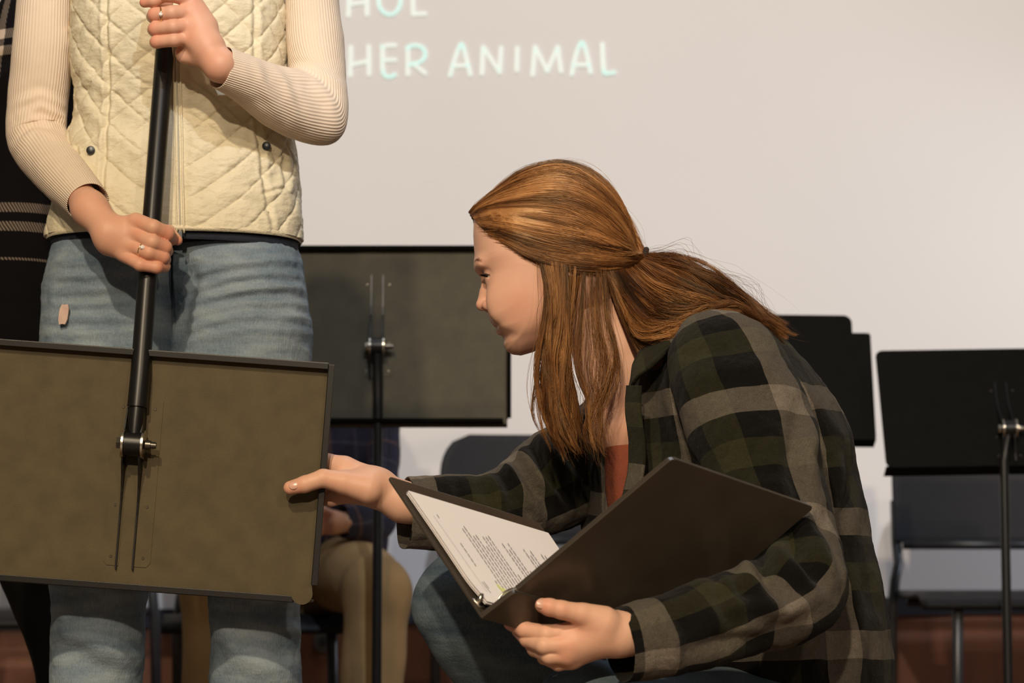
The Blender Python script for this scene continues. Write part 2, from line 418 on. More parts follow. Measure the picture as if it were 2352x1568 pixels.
def rib(name, col, per=.0046):
    m, nt, b = new_mat(name); g = G(nt); t = g.tex(); sep = g.n('ShaderNodeSeparateXYZ'); nt.links.new(t.outputs['UV'], sep.inputs[0])
    s_ = g.m('SINE', g.m('MULTIPLY', sep.outputs[0], 2*math.pi/per)); n = g.noise(t.outputs['Object'], 30, 3)
    nt.links.new(g.ramp(g.m('ADD', g.m('MULTIPLY', g.m('ADD', s_, 1), .35), g.m('MULTIPLY', n, .3)), [(0, tuple(c*.90 for c in col)), (.6, col)]), b.inputs['Base Color'])
    b.inputs['Roughness'].default_value = .9; b.inputs['Sheen Weight'].default_value = .1; b.inputs['Specular IOR Level'].default_value = .15
    nt.links.new(g.bump(s_, .00045, .8), b.inputs['Normal']); return m
M['rib'] = rib('cream_pink_rib_knit', (.80, .66, .52))
def vestmat():
    m, nt, b = new_mat('cream_quilted_nylon'); g = G(nt); v = g.tex().outputs['Object']
    n1 = g.noise(v, 26, 3); n2 = g.noise(g.map(v, (1, 1, 1.6)), 75, 4, .6)
    nt.links.new(g.ramp(n1, [(.3, (.66, .60, .425)), (.7, (.74, .67, .49))]), b.inputs['Base Color'])
    b.inputs['Roughness'].default_value = .5; b.inputs['Specular IOR Level'].default_value = .3
    nt.links.new(g.bump(n2, .004, .55, g.bump(n1, .006, .5)), b.inputs['Normal']); return m
M['vest'] = vestmat()
M['vesttrim'] = plain('cream_binding', (.74, .665, .475), .5, .04, 50, .001)
def hairmat(name, a, b_, c):
    m, nt, b = new_mat(name); g = G(nt); t = g.tex(); sep = g.n('ShaderNodeSeparateXYZ'); nt.links.new(t.outputs['UV'], sep.inputs[0])
    n = g.noise(t.outputs['Object'], 17, 3)
    f = g.m('ADD', g.m('MULTIPLY', sep.outputs[0], 1.0), g.m('SUBTRACT', g.m('MULTIPLY', n, .5), .25))
    nt.links.new(g.ramp(f, [(.15, a), (.48, b_), (.85, c)]), b.inputs['Base Color'])
    b.inputs['Roughness'].default_value = .38; b.inputs['Specular IOR Level'].default_value = .55; b.inputs['Specular Tint'].default_value = (1, .75, .45, 1)
    return m
M['hair'] = hairmat('auburn_hair', (.032, .013, .007), (.19, .073, .023), (.54, .265, .095))
M['hairbase'] = plain('auburn_hair_mass', (.12, .048, .014), .9, .3, 60, .0005, spec=.05)
M['hairdark'] = plain('dark_brown_hair', (.04, .02, .01), .5, .3, 60, .002)
M['eyewhite'] = plain('eye_white', (.42, .36, .33), .2, .02)  # darkened white, shade around the eye put into the colour
M['iris'] = plain('eye_iris', (.03, .035, .03), .15, .2)
M['lash'] = plain('lash_brown', (.02, .010, .006), .7)
M['brow'] = plain('brow_brown', (.30, .15, .08), .8)
M['nail'] = plain('finger_nail', (.72, .42, .32), .22, .03)

# ---------------------------------------------------------------- setting
WY = 6.65
def wallband(name, l0, r0, l1, r1, y, mat):
    """wall band between a lower edge (left,right) and an upper edge, in metres of height at x=-3..3"""
    zz = [P(1176, q, y)[2] for q in (l0, r0, r1, l1)]
    k = 3.0/(1176*y/F); m = (zz[0]+zz[1])/2; n = (zz[2]+zz[3])/2
    zz = [m+(zz[0]-m)*k, m+(zz[1]-m)*k, n+(zz[2]-n)*k, n+(zz[3]-n)*k]
    o = MB().plate([(-3, max(zz[0], 0)), (3, max(zz[1], 0)), (3, zz[2]), (-3, zz[3])], (0, y+.1, 0), (1, 0, 0), (0, 0, 1), .1).build(name, mat)
    return tag(o, kind='structure')
wallband('wall_back', 1404, 1366, -1200, -1200, WY, M['wall'])
wallband('trim_1', 1448, 1408, 1404, 1366, WY-.015, M['navyp'])
wallband('wall_back_base', 5000, 5000, 1448, 1408, WY-.005, M['wood'])
o = MB().box((0, 3.05, -.05), (3, 3.7, .05)).build('floor', M['floor']); tag(o, kind='structure')
boss = root('wall_socket', tuple(P(745, 1472, WY-.02)), 'small round grey socket on the brown wood panelling', 'socket')
MB().tube([P(745, 1472, WY-.005), P(745, 1472, WY-.022)], .028, 24).build('cover', M['greyp'], boss)
MB().tube([P(745, 1472, WY-.021), P(745, 1472, WY-.030)], .012, 20).build('cap', M['chairshell'], boss)

# projected hand-drawn capitals on the white wall
def stroke(pts, r=7.4):
    q = [P(780+x/3.5636, y/3.5636, WY-.004) for x, y in pts]
    return q
strokes = [
 [(80,-110),(72,130)],[(222,-110),(224,122)],[(75,36),(222,18)],
 [(410,-120),(350,-90),(322,-30),(325,50),(360,100),(415,120),(465,95),(495,40),(498,-30),(470,-95),(410,-120)],
 [(595,-120),(602,118),(700,112)],
 [(92,385),(86,620)],[(238,378),(240,610)],[(90,532),(238,500)],
 [(352,378),(352,560),(370,615),(410,630),(455,608)],[(345,384),(400,370),(455,372)],[(355,492),(455,490)],
 [(560,400),(558,610)],[(550,395),(600,372),(670,385),(700,430),(690,480),(640,515),(565,528)],[(600,520),(700,600)],
 [(905,620),(945,480),(985,375),(1005,370),(1030,450),(1070,612)],[(925,540),(1050,535)],
 [(1165,605),(1175,385),(1310,595),(1322,390)],
 [(1455,392),(1450,578)],
 [(1580,615),(1600,385),(1700,585),(1785,385),(1812,585)],
 [(1900,610),(1935,450),(1970,360),(1995,358),(2025,450),(2055,595)],[(1910,532),(2040,530)],
 [(2150,360),(2160,560),(2175,600),(2250,592)]]
rr = R(16/3.5636, WY)
lr = root('projected_lettering', tuple(P(1100, 90, WY)), 'pale mint hand-drawn capital letters projected on the white wall', 'lettering')
for grp in ((0, 1, 2), (3,), (4,), (5, 6, 7), (8, 9, 10), (11, 12, 13), (14, 15), (16,), (17,), (18,), (19, 20), (21,)):
    mb = MB()
    for k_ in grp:
        sk = strokes[k_]
        K = catmull([[x, y] for x, y in sk], 5*len(sk)) if len(sk) > 3 and k_ not in (16, 18) else sk
        q = stroke(K)
        for i in range(len(q)-1):
            d = q[i+1]-q[i]; d /= np.linalg.norm(d); n_ = np.array([-d[2], 0, d[0]])*rr
            mb.add([q[i]-n_, q[i+1]-n_, q[i+1]+n_, q[i]+n_], [(0, 1, 2, 3)])
        for p in q:
            th = np.arange(14)*2*math.pi/14
            mb.add([p+np.array([math.cos(t)*rr, -.0002, math.sin(t)*rr]) for t in th], [tuple(range(14))])
    mb.build('letter', M['text'], lr)

# ---------------------------------------------------------------- music stands
def frame(roll=0., tilt=0., yaw=0.):
    """columns: desk right, desk out (towards its back side / viewer), desk up"""
    return np.array(Matrix.Rotation(yaw, 3, 'Z')@Matrix.Rotation(roll, 3, 'Y')@Matrix.Rotation(tilt, 3, 'X'))
def music_stand(pos, Rm, W, H, pole_pts, pole_r, label, dmat, group=None, pv=(0, 0), lipdn=.012, held=False, foot=True, chan=(.13, -.13), corner=.0):
    """pos = centre of the desk's back face; Rm columns (x right, y away from viewer, z up)"""
    r = root('music_stand', (pole_pts[-1][0], pole_pts[-1][1], max(0, pole_pts[-1][2])) if not held else tuple(pos), label, 'music stand', group)
    pos = np.array(pos); X, Y_, Z = Rm[:, 0], Rm[:, 1], Rm[:, 2]
    L = lambda x, y, z: pos+X*x+Y_*y+Z*z
    w_, h_ = W/2, H/2
    # sheet with clipped rounded corners
    def rr(cs, n=6):
        out = []
        for (sx, sz), c in zip(((1, 1), (-1, 1), (-1, -1), (1, -1)), cs):
            a0 = {(1, 1): 0, (-1, 1): 90, (-1, -1): 180, (1, -1): 270}[(sx, sz)]
            for k in range(n+1):
                a = math.radians(a0+90*k/n); out.append((sx*(w_-c)+c*math.cos(a), sz*(h_-c)+c*math.sin(a)))
        return out
    m = MB(); m.plate(rr([corner+.003]*4), L(0, .0025, 0), X, Z, .0025)
    d = m.build('desk', dmat, r)
    fl = .010
    def flange(name, a, b, inner, ht):
        a = np.array(a); b = np.array(b)
        pts = []
        q = MB(); c = (a+b)/2; ax = (b-a)/2; ln = np.linalg.norm(ax); ux = ax/ln; nx = np.cross(ux, Y_)
        q.box(c-Y_*ht/2, (ln, .0014, ht/2), np.stack([ux, nx, Y_], 1), .0006)
        q.box(c-Y_*ht-inner*fl*.35, (ln, fl*.42, .0014), np.stack([ux, inner, Y_], 1), .0006)
        return q.build(name, M['blackmetal'] if held else M['rimblack'], r)
    k = .0185 if held else .006
    hh = lipdn
    if not corner:
     flange('edge_flange', L(-w_+k, 0, h_), L(w_-.001, 0, h_), Z*1., hh)
     flange('edge_flange', L(-w_+k, 0, -h_), L(w_-k*1.3, 0, -h_), -Z*1., hh)
     flange('edge_flange', L(w_, 0, -h_+k*1.3), L(w_, 0, h_-.001), -X, hh)
     flange('edge_flange', L(-w_, 0, -h_+k*1.3), L(-w_, 0, h_-.001), X, hh)
    if held:   # rounded bare ears on the lower corners
        for sx in (1, -1):
            q = MB(); q.plate([(sx*(w_-.0125+.0145*math.cos(t)), -h_+.0115+.0145*math.sin(t)) for t in np.arange(32)*2*math.pi/32], L(0, -.0130, 0), X, Z, .002)
            q.build('corner_ear', dmat, r)
    # shelf on the music side
    q = MB(); q.box(L(0, .022, -h_+.002), (w_*1.0, .020, .0015), Rm); q.build('music_ledge', dmat, r)
    # bracket: thin plate + two channels
    px_, pz_ = pv; z1, z0 = chan
    for sx in (-1, 1):
        bw = .011; q = MB()
        q.plate([(px_+sx*.0105, pz_+z0), (px_+sx*(.0105+bw*1.5), pz_+z0), (px_+sx*(.0105+bw*2), pz_+z0+.006), (px_+sx*(.0105+bw*2), pz_+z1-.006), (px_+sx*(.0105+bw*1.5), pz_+z1), (px_+sx*.0105, pz_+z1)][::(1 if sx > 0 else -1)], L(0, -.0003, 0), X, Z, .0009)
        q.build('bracket_plate', dmat, r)
    for sx in (-1, 1):
        # tapered wing: deep near the pivot, shallow at both ends
        q = MB(); n = 14; zz = np.linspace(z0-.004, z1*1.0, n); prof = .006+.030*np.exp(-((zz)/.045)**2)
        poly = [(z, 0) for z in zz]+[(z, -p) for z, p in zip(zz[::-1], prof[::-1])]
        q.plate(poly, L(px_+sx*.0115-.0011, 0, pz_), Z, Y_, .0022); q.build('bracket_wing', M['blackmetal'], r)
    for zf in (z1-.018, (z1+z0)/2-.035, z0+.012):
        for sx in (-1, 1):
            c = L(px_+sx*.022, 0, pz_+zf); q = MB(); q.tube([c-Y_*.0004, c-Y_*.0022], [.0024, .0016], 12); q.build('rivet', M['rivet'], r)
    # pivot barrel, washers, bolt
    pc = L(px_, -.028, pz_)
    MB().tube([pc-X*.0115, pc+X*.0115], .0165, 32).build('pivot_barrel', M['blackmetal'], r, True).data.polygons.foreach_set('use_smooth', [False]*34) if False else smooth_by_angle(MB().tube([pc-X*.0115, pc+X*.0115], .0165, 36).build('pivot_barrel', M['blackmetal'], r))
    for sx in (-1, 1):
        smooth_by_angle(MB().tube([pc+X*sx*.0118, pc+X*sx*.0148], .0195, 36).build('washer', M['steel'], r))
    b = MB(); b.tube([pc-X*.0145, pc-X*.0165, pc-X*.0225], [.005, .0085, .0085], 6); smooth_by_angle(b.build('pivot_bolt', M['bolt' if held else 'steel'], r))
    b = MB(); b.tube([pc+X*.0145, pc+X*.0165, pc+X*.0235, pc+X*.0240, pc+X*.031], [.005, .0065, .0065, .005, .0045], 18); smooth_by_angle(b.build('pivot_nut', M['steel' if corner > .01 else 'bolt'], r))
    # neck from pole to pivot
    pp = [np.array(p) for p in pole_pts]
    e = pp[0]-pc; e /= np.linalg.norm(e)
    q = MB(); q.tube([pc+e*.012, pc+e*.03, pc+e*.052], [.0095, pole_r*.80, pole_r*.80], 28); smooth_by_angle(q.build('pole_neck', M['blackmetal'], r))
    po = MB(); po.tube([pc+e*.050, pc+e*.051]+pp, [pole_r*.86, pole_r]+[pole_r]*(len(pp)-1)+[pole_r*(.92 if held else 1)], 40); po = smooth_by_angle(po.build('pole', M['blackmetal'], r), 50)
    s_ = MB(); s_.tube([pc+e*.0505, pc+e*.0535], pole_r*1.015, 32); smooth_by_angle(s_.build('pole_collar', M['blackmetal'], r))
    if foot:
        c = pp[-1]; ax = pp[-1]-pp[0]; ax /= np.linalg.norm(ax)
        t1 = np.cross(ax, [0, 1., 0]); t1 /= np.linalg.norm(t1); t2 = np.cross(ax, t1)
        hub = MB(); hub.tube([c-ax*.06, c+ax*.0], pole_r*1.5, 20); smooth_by_angle(hub.build('base_hub', M['blackmetal'], r))
        for kf in range(3):
            a = kf*2*math.pi/3+.5; dr = t1*math.cos(a)+t2*math.sin(a)
            f_ = MB(); f_.tube([c-ax*.03, c-ax*.03+dr*.08, c-ax*.005+dr*.24, c-ax*.0+dr*.27], [.009, .009, .008, .009], 12); f_.build('foot', M['blackmetal'], r, True)
    return r

# held upside-down stand, parallel to the picture, leaning 4.2 degrees
YF = 3.57
held = P(308, 1062, YF)
a = math.radians(4.2); Rh = frame(roll=a, tilt=math.radians(1.5))
top = P(383, 60, 3.70)
plug = P(402, -560, 3.80)
music_stand(P(311, 1078, YF), Rh, .508, .326, [P(322, 860, YF-.030+.012), top, P(410, -300, 3.80)], .0135,
            'black music stand held upside down by its pole, desk hanging in front of the jeans', M['desk'], held=True, foot=True, pv=(-.0015, .034), chan=(.068, -.166))
# stand behind, back side lit
YB = 5.1
ps = P(868, 802, YB)
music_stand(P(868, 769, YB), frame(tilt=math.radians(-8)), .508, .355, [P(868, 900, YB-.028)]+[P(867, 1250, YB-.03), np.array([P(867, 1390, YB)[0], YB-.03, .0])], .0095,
            'black music stand with broad lit back panel, between the standing person and the crouching person', M['desk_shaded'], pv=(0, -.030), chan=(.15, -.055), lipdn=.014)
YR = 5.35
music_stand(P(2305, 933, YR), frame(tilt=math.radians(-24), roll=math.radians(-.9)), .505, .272, [np.array([P(2306, 1060, YR-.056)[0], YR-.056, P(2306, 1060, YR-.056)[2]]), np.array([P(2306, 1060, YR-.056)[0], YR-.056, .0])], .0095,
            'dark tilted music stand at the right edge, in front of the chair back', M['deskdark'], pv=(0, -.066), chan=(.12, -.06), corner=.012)
YM = 5.5
msr = music_stand(P(1745, 883, YM), frame(tilt=math.radians(-20), roll=math.radians(.6)), .480, .248, [P(1745, 1040, YM-.045), P(1745, 1250, YM-.045), np.array([P(1745, 1390, YM)[0], YM-.045, .0])], .0095,
            'dark music stand half hidden behind the plaid shirt, carrying a black folder', M['deskdark'], pv=(0, -.04), chan=(.1, -.06), corner=.004)
# folder standing proud of that desk
fr = frame(tilt=math.radians(-20), roll=math.radians(.6))
fo = root('folder', tuple(P(1745, 880, YM+.06)), 'black folder with rounded corners standing on the half hidden music stand', 'folder')
def rrect(w_, h_, c, n=8):
    out = []
    for sx, sz, a0 in ((1, 1, 0), (-1, 1, 90), (-1, -1, 180), (1, -1, 270)):
        for k in range(n+1):
            t = math.radians(a0+90*k/n); out.append((sx*(w_-c)+c*math.cos(t), sz*(h_-c)+c*math.sin(t)))
    return out
c0 = P(1745, 868, YM)+fr[:, 1]*.008+fr[:, 2]*.014
MB().plate(rrect(.202, .140, .018), c0, fr[:, 0], fr[:, 2], -.004).build('cover', M['deskdark'], fo)
MB().plate(rrect(.196, .134, .018), c0+fr[:, 1]*.0045, fr[:, 0], fr[:, 2], .006).build('pages', M['deskdark'], fo)
MB().plate(rrect(.202, .140, .018), c0+fr[:, 1]*.0150, fr[:, 0], fr[:, 2], -.004).build('cover', M['deskdark'], fo)

# ---------------------------------------------------------------- chairs
def chair(cx, Y, zs, label, ztop, zbot, wid=.44, yaw=0.):
    """shell chair seen from the front: posture back, seat, bent tube frame"""
    r = root('stacking_chair', (cx, Y, 0), label, 'chair', 'dark chairs along the wall')
    w_ = wid/2
    # back shell, slightly dished
    m = MB(); n = 20; k = 14; V = []; 
    out = []
    for i in range(k+1):
        z = zbot+(ztop-zbot)*i/k; t = i/k
        # rounded top corners
        ins = 0 if t < .62 else w_*.30*(1-math.sqrt(max(0, 1-((t-.62)/.38)**2)))
        for j in range(n+1):
            x = (-1+2*j/n)*(w_-ins); out.append([x, .20+.03*t-.025*(1-(x/w_)**2)*-1, z])
    f = [(i*(n+1)+j, i*(n+1)+j+1, (i+1)*(n+1)+j+1, (i+1)*(n+1)+j) for i in range(k) for j in range(n)]
    m.add(np.array(out)+[cx, Y, 0], f); o = m.build('backrest', M['chairshell'], r, True)
    so = o.modifiers.new('thick', 'SOLIDIFY'); so.thickness = .012; b = o.modifiers.new('bev', 'BEVEL'); b.width = .004; b.segments = 2
    # seat with rolled front edge
    m = MB(); out = []; k = 16
    for i in range(k+1):
        t = i/k; y = -.20+.42*t; z = zs-.035*max(0, (.22-t)/.22)**2-.008*math.sin(t*math.pi)
        for j in range(n+1):
            x = (-1+2*j/n)*(w_*1.0-.02*max(0, .2-t)*5*.2); out.append([x, y, z])
    m.add(np.array(out)+[cx, Y, 0], [(i*(n+1)+j, i*(n+1)+j+1, (i+1)*(n+1)+j+1, (i+1)*(n+1)+j) for i in range(k) for j in range(n)])
    o = m.build('seat', M['chairshell'], r, True); so = o.modifiers.new('thick', 'SOLIDIFY'); so.thickness = .014; so.offset = -1
    for sx in (-1, 1):
        q = MB(); x = cx+sx*(w_-.008)
        q.tube([(x, Y+.235, zbot+.10), (x, Y+.225, zbot), (x, Y+.20, zbot-.05), (x+sx*.012, Y+.18, zs+.02), (x+sx*.018, Y+.185, zs-.05), (x+sx*.02, Y+.25, .0)], .0125, 14); q.build('leg', M['chairframe'], r, True)
        q = MB(); q.tube([(cx+sx*(w_-.09), Y-.14, zs-.016), (cx+sx*(w_-.085), Y-.17, zs-.05), (cx+sx*(w_-.07), Y-.21, .0)], .0125, 14); q.build('leg', M['chairframe'], r, True)
    q = MB(); q.tube([(cx-w_+.02, Y+.20, zbot-.006), (cx+w_-.02, Y+.20, zbot-.006)], .011, 12); q.build('back_rail', M['chairframe'], r, True)
    q = MB(); q.tube([(cx-w_+.02, Y-.10, zs-.03), (cx+w_-.02, Y-.10, zs-.03)], .010, 12); q.build('seat_rail', M['chairframe'], r, True)
    q = MB(); q.tube([(cx-w_+.02, Y+.15, zs-.03), (cx+w_-.02, Y+.15, zs-.03)], .010, 12); q.build('seat_rail', M['chairframe'], r, True)
    return r
YC = 6.05
zs = P(2200, 1353, YC)[2]
chair(P(2275, 1300, YC+.2)[0], YC, zs, 'dark chair behind the music stand at the right edge', P(0, 1010, YC+.2)[2], P(0, 1245, YC+.2)[2], .455)
chair(P(1232, 1300, YC)[0]+.0, YC-.1, zs-.03, 'dark rounded chair behind the outstretched sleeve and binder', P(0, 995, YC+.12)[2], P(0, 1235, YC+.1)[2], .45)
chair(P(655, 1300, YC)[0], YC-.28, zs-.05, 'dark chair the khaki trousered person sits on', P(0, 985, YC)[2], P(0, 1235, YC)[2], .45)
chair(P(120, 1300, YC)[0], YC-.15, zs-.04, 'dark chair at the left edge behind the black trousers', P(0, 1000, YC)[2], P(0, 1235, YC)[2], .45)

# ---------------------------------------------------------------- tools for people
def polysd(poly, X):
    """signed distance (negative inside) of points X[...,2] to a closed polygon"""
    poly = np.asarray(poly); d = np.full(X.shape[:-1], 1e9); ins = np.zeros(X.shape[:-1], bool); n = len(poly)
    for i in range(n):
        a, b = poly[i], poly[(i+1) % n]; e = b-a; w_ = X-a
        t = np.clip((w_@e)/(e@e+1e-12), 0, 1); d = np.minimum(d, np.linalg.norm(w_-t[..., None]*e, axis=-1))
        c = (a[1] > X[..., 1]) != (b[1] > X[..., 1])
        with np.errstate(divide='ignore', invalid='ignore'):
            xi = (b[0]-a[0])*(X[..., 1]-a[1])/(b[1]-a[1])+a[0]
        ins ^= c & (X[..., 0] < xi)
    return np.where(ins, -d, d)
def xz(pts, Y, n=0):
    q = np.array([P(x, y, Y) for x, y in pts])[:, [0, 2]]
    if n:
        q = catmull(np.vstack([q, q[:1]]), n)[:-1]
    return q
def ribbon(name, rows, mat, parent, thick=.003, smooth=True, uvs=1., nl=60, disp=None):
    """cloth or hair band through rows of 3D points; rows: list of lists [(px,py,Y),...]"""
    A = np.array([[P(*p) for p in r] for r in rows]); n, m = A.shape[:2]
    A = catmull(A.reshape(n, -1), nl).reshape(nl, m, 3)
    B = np.array([catmull(r, 4*m) for r in A])
    v = np.linspace(0, 1, 4*m)
    lu = np.concatenate([[0], np.cumsum(np.linalg.norm(np.diff(B[:, 0], axis=0), axis=1))]); lv = np.concatenate([[0], np.cumsum(np.linalg.norm(np.diff(B[nl//2], axis=0), axis=1))])
    U, W = np.meshgrid(lu, lv, indexing='ij')
    N = np.cross(np.gradient(B, axis=0), np.gradient(B, axis=1)); N /= np.linalg.norm(N, axis=2)[..., None]+1e-12
    if disp: B = B+N*disp(B)[..., None]
    k = B.shape[1]; f = [(i*k+j, i*k+j+1, (i+1)*k+j+1, (i+1)*k+j) for i in range(nl-1) for j in range(k-1)]
    o = MB().add(B.reshape(-1, 3), f, np.stack([U.ravel(), W.ravel()], 1)*uvs).build(name, mat, parent, smooth)
    sd = o.modifiers.new('thick', 'SOLIDIFY'); sd.thickness = thick; sd.offset = 0; return o
def flush(pts):
    q = np.array([P(x, y, Y) for x, y, Y, r, a in pts]); rr_ = np.array([r for *_, r, a in pts]); aa = np.array([p[4] for p in pts])
    def fn(V):
        u = np.zeros(len(V))
        for c, r, a in zip(q, rr_, aa): u = np.maximum(u, a*np.exp(-(np.linalg.norm(V-c, axis=1)/r)**2))
        return np.stack([u, np.zeros(len(V))], 1)
    return fn
def Q(p): return P(*p)
def hand(mb, lo, hi, h, palm, fingers, fl, kp=.012, extra=None):
    """palm: list of (p,q,rp,rq) px capsules; fingers: list of ([points],[radii px]); everything joined smoothly"""
    g = SDF(lo, hi, h)
    for p, q, a, b in palm: g.cone(Q(p), Q(q), R(a, p[2]), R(b, q[2]), kp)
    base = g.g.copy(); g.g[:] = .05
    tot = base
    for pts, rs in fingers:
        g.g[:] = .05; g.chain([Q(p) for p in pts], [R(r, p[2]) for r, p in zip(rs, pts)], .003)
        hh = np.maximum(.007-np.abs(tot-g.g), 0)/.007
        # join to the palm softly but keep neighbouring fingers apart
        soft = np.minimum(tot, g.g)-hh*hh*.007/4*np.clip(1-np.maximum(base, 0)/.006, .0, 1)
        tot = np.minimum(soft, np.minimum(tot, g.g))
    g.g = tot
    if extra: extra(g)
    return g.mesh(mb, uvfn=flush(fl))
def nail(name, c, ax_, up_, l, w_, parent, mat=None):
    """small curved nail plate: centre, direction along the finger, outward normal"""
    ax_ = np.array(ax_, float); ax_ /= np.linalg.norm(ax_); up_ = np.array(up_, float); up_ -= ax_*(up_@ax_); up_ /= np.linalg.norm(up_); sd = np.cross(up_, ax_)
    V = []; n = 10
    for i in range(n+1):
        for j in range(n+1):
            a, b = -1+2*i/n, -1+2*j/n; x = a*math.sqrt(1-b*b/2); y = b*math.sqrt(1-a*a/2)
            V.append(np.array(c)+ax_*x*l+sd*y*w_+up_*(-.35*w_*y*y-.1*w_*x*x))
    o = MB().add(V, [(i*(n+1)+j, i*(n+1)+j+1, (i+1)*(n+1)+j+1, (i+1)*(n+1)+j) for i in range(n) for j in range(n)]).build(name, mat or M['nail'], parent, True)
    sd_ = o.modifiers.new('t', 'SOLIDIFY'); sd_.thickness = .0006; return o
def ring(name, c, axis, r, t, parent, stone=None):
    axis = np.array(axis, float); axis /= np.linalg.norm(axis); a = np.cross(axis, [0, 0, 1.]); a /= np.linalg.norm(a); b = np.cross(axis, a)
    pts = [np.array(c)+r*(math.cos(x)*a+math.sin(x)*b) for x in np.arange(33)*2*math.pi/32]
    o = MB().tube(pts, t, 8, False).build(name, M['brass'], parent, True)
    if stone is not None:
        import bmesh
        bm = bmesh.new(); bmesh.ops.create_icosphere(bm, subdivisions=1, radius=stone[1])
        v = np.array([q.co[:] for q in bm.verts])+np.array(stone[0]); f = [[q.index for q in p.verts] for p in bm.faces]; bm.free()
        MB().add(v, f).build('stone', M['stone'], None).parent = o
    return o
def frontY(o, px, py, Y0):
    """depth of the nearest surface of mesh o seen near (px,py)"""
    me = o.data; V = np.zeros(len(me.vertices)*3); me.vertices.foreach_get('co', V); V = V.reshape(-1, 3)
    Y = Y0
    for _ in range(3):
        p = P(px, py, Y); d = (V[:, 0]-p[0])**2+(V[:, 2]-p[2])**2
        k = np.where(d < .008**2)[0]
        if len(k) == 0: k = np.argsort(d)[:6]
        Y = V[k, 1].min()
    return Y

# ================================================================ standing person in the quilted vest
YW = 3.80
wo = root('person', (P(400, 1390, YW)[0], YW, 0), 'standing person in cream quilted vest and faded jeans gripping a stand pole', 'person')
# --- body: hands with wrists, neck, head and trunk in one mesh
mb = MB()
yp = 3.66
# left hand (upper), fingers in front of the pole
palm = [((545, 172, 3.612), (508, 152, 3.597), 29, 35), ((505, 150, 3.595), (462, 100, 3.60), 37, 30), ((470, 105, 3.60), (436, 84, 3.60), 30, 19), ((480, 110, 3.60), (440, 56, 3.60), 30, 20), ((480, 100, 3.60), (440, 26, 3.60), 26, 20),
        ((485, 110, 3.605), (436, -2, 3.605), 26, 20), ((450, 95, 3.615), (420, 120, 3.618), 26, 17), ((500, 140, 3.60), (425, 132, 3.615), 26, 14), ((470, 60, 3.61), (445, 20, 3.612), 30, 26)]
fing = [([(436, -4, 3.60), (390, -12, 3.585), (346, -6, 3.60), (348, 2, 3.635), (385, 8, 3.655)], [19, 17, 16, 15, 13]),
        ([(438, 28, 3.60), (395, 30, 3.585), (356, 34, 3.594), (352, 38, 3.628), (385, 40, 3.655)], [19, 17.5, 17, 15, 13]),
        ([(438, 58, 3.60), (398, 62, 3.585), (357, 66, 3.594), (354, 68, 3.628), (386, 68, 3.655)], [19, 17, 16.5, 15, 13]),
        ([(435, 86, 3.602), (400, 92, 3.588), (360, 96, 3.596), (357, 97, 3.628), (386, 96, 3.65)], [17, 15.5, 15, 13, 12]),
        ([(440, -10, 3.63), (400, -22, 3.60), (352, 2, 3.588), (332, 6, 3.592)], [20, 18, 14, 12])]
fl = [(350, y, 3.59, .012, .7) for y in (-4, 34, 66, 96)]+[(436, y, 3.585, .010, .35) for y in (0, 28, 58, 86)]+[(330, 5, 3.59, .012, .9), (470, 130, 3.58, .03, .2)]
hand(mb, P(300, 260, 3.54), P(600, -60, 3.70), .0012, palm, fing, fl)
# right hand (lower)
palm = [((178, 440, 3.65), (208, 482, 3.615), 34, 39), ((205, 478, 3.615), (250, 530, 3.59), 41, 36), ((245, 528, 3.59), (310, 512, 3.585), 30, 19), ((250, 540, 3.588), (312, 538, 3.582), 32, 19), ((252, 550, 3.59), (306, 566, 3.582), 30, 18),
        ((255, 560, 3.592), (296, 590, 3.585), 26, 15), ((270, 545, 3.60), (295, 550, 3.60), 34, 28), ((240, 520, 3.61), (320, 518, 3.625), 26, 20)]
fing = [([(312, 508, 3.580), (352, 522, 3.566), (384, 536, 3.580), (394, 548, 3.604), (372, 552, 3.630)], [20, 18, 17, 15, 13]),
        ([(310, 536, 3.579), (350, 556, 3.564), (378, 568, 3.577), (382, 576, 3.604), (356, 580, 3.626)], [19.5, 18, 17, 15, 13]),
        ([(300, 564, 3.580), (342, 580, 3.565), (374, 590, 3.577), (378, 596, 3.602), (354, 600, 3.624)], [18.5, 16.5, 16, 14, 12.5]),
        ([(285, 586, 3.584), (322, 608, 3.567), (360, 614, 3.572), (378, 612, 3.590), (366, 614, 3.61)], [16, 14.5, 14, 13, 11.5]),
        ([(300, 515, 3.622), (350, 525, 3.642), (388, 532, 3.630), (408, 552, 3.612)], [22, 18, 15, 11.5])]
fl = [(384, 538, 3.57, .012, .7), (378, 570, 3.57, .012, .6), (374, 592, 3.57, .012, .6), (375, 613, 3.57, .012, .8), (410, 550, 3.6, .014, .9)]+[(x, y, 3.56, .011, .5) for x, y in ((312, 508), (310, 536), (300, 564), (288, 586))]+[(340, 600, 3.56, .02, .35)]
hand(mb, P(90, 660, 3.52), P(440, 360, 3.70), .0012, palm, fing, fl)
def coarse(mb, lo, hi, h, prims, fl=None, k=.012, ells=()):
    g = SDF(lo, hi, h)
    for p, q, a, b in prims: g.cone(p, q, a, b, k)
    for c, r in ells: g.ell(c, r, k)
    g.mesh(mb, uvfn=flush(fl or [(0, 0, 1, .001, 0)]))
wx = P(405, 0, YW)[0]; zsh = 1.42
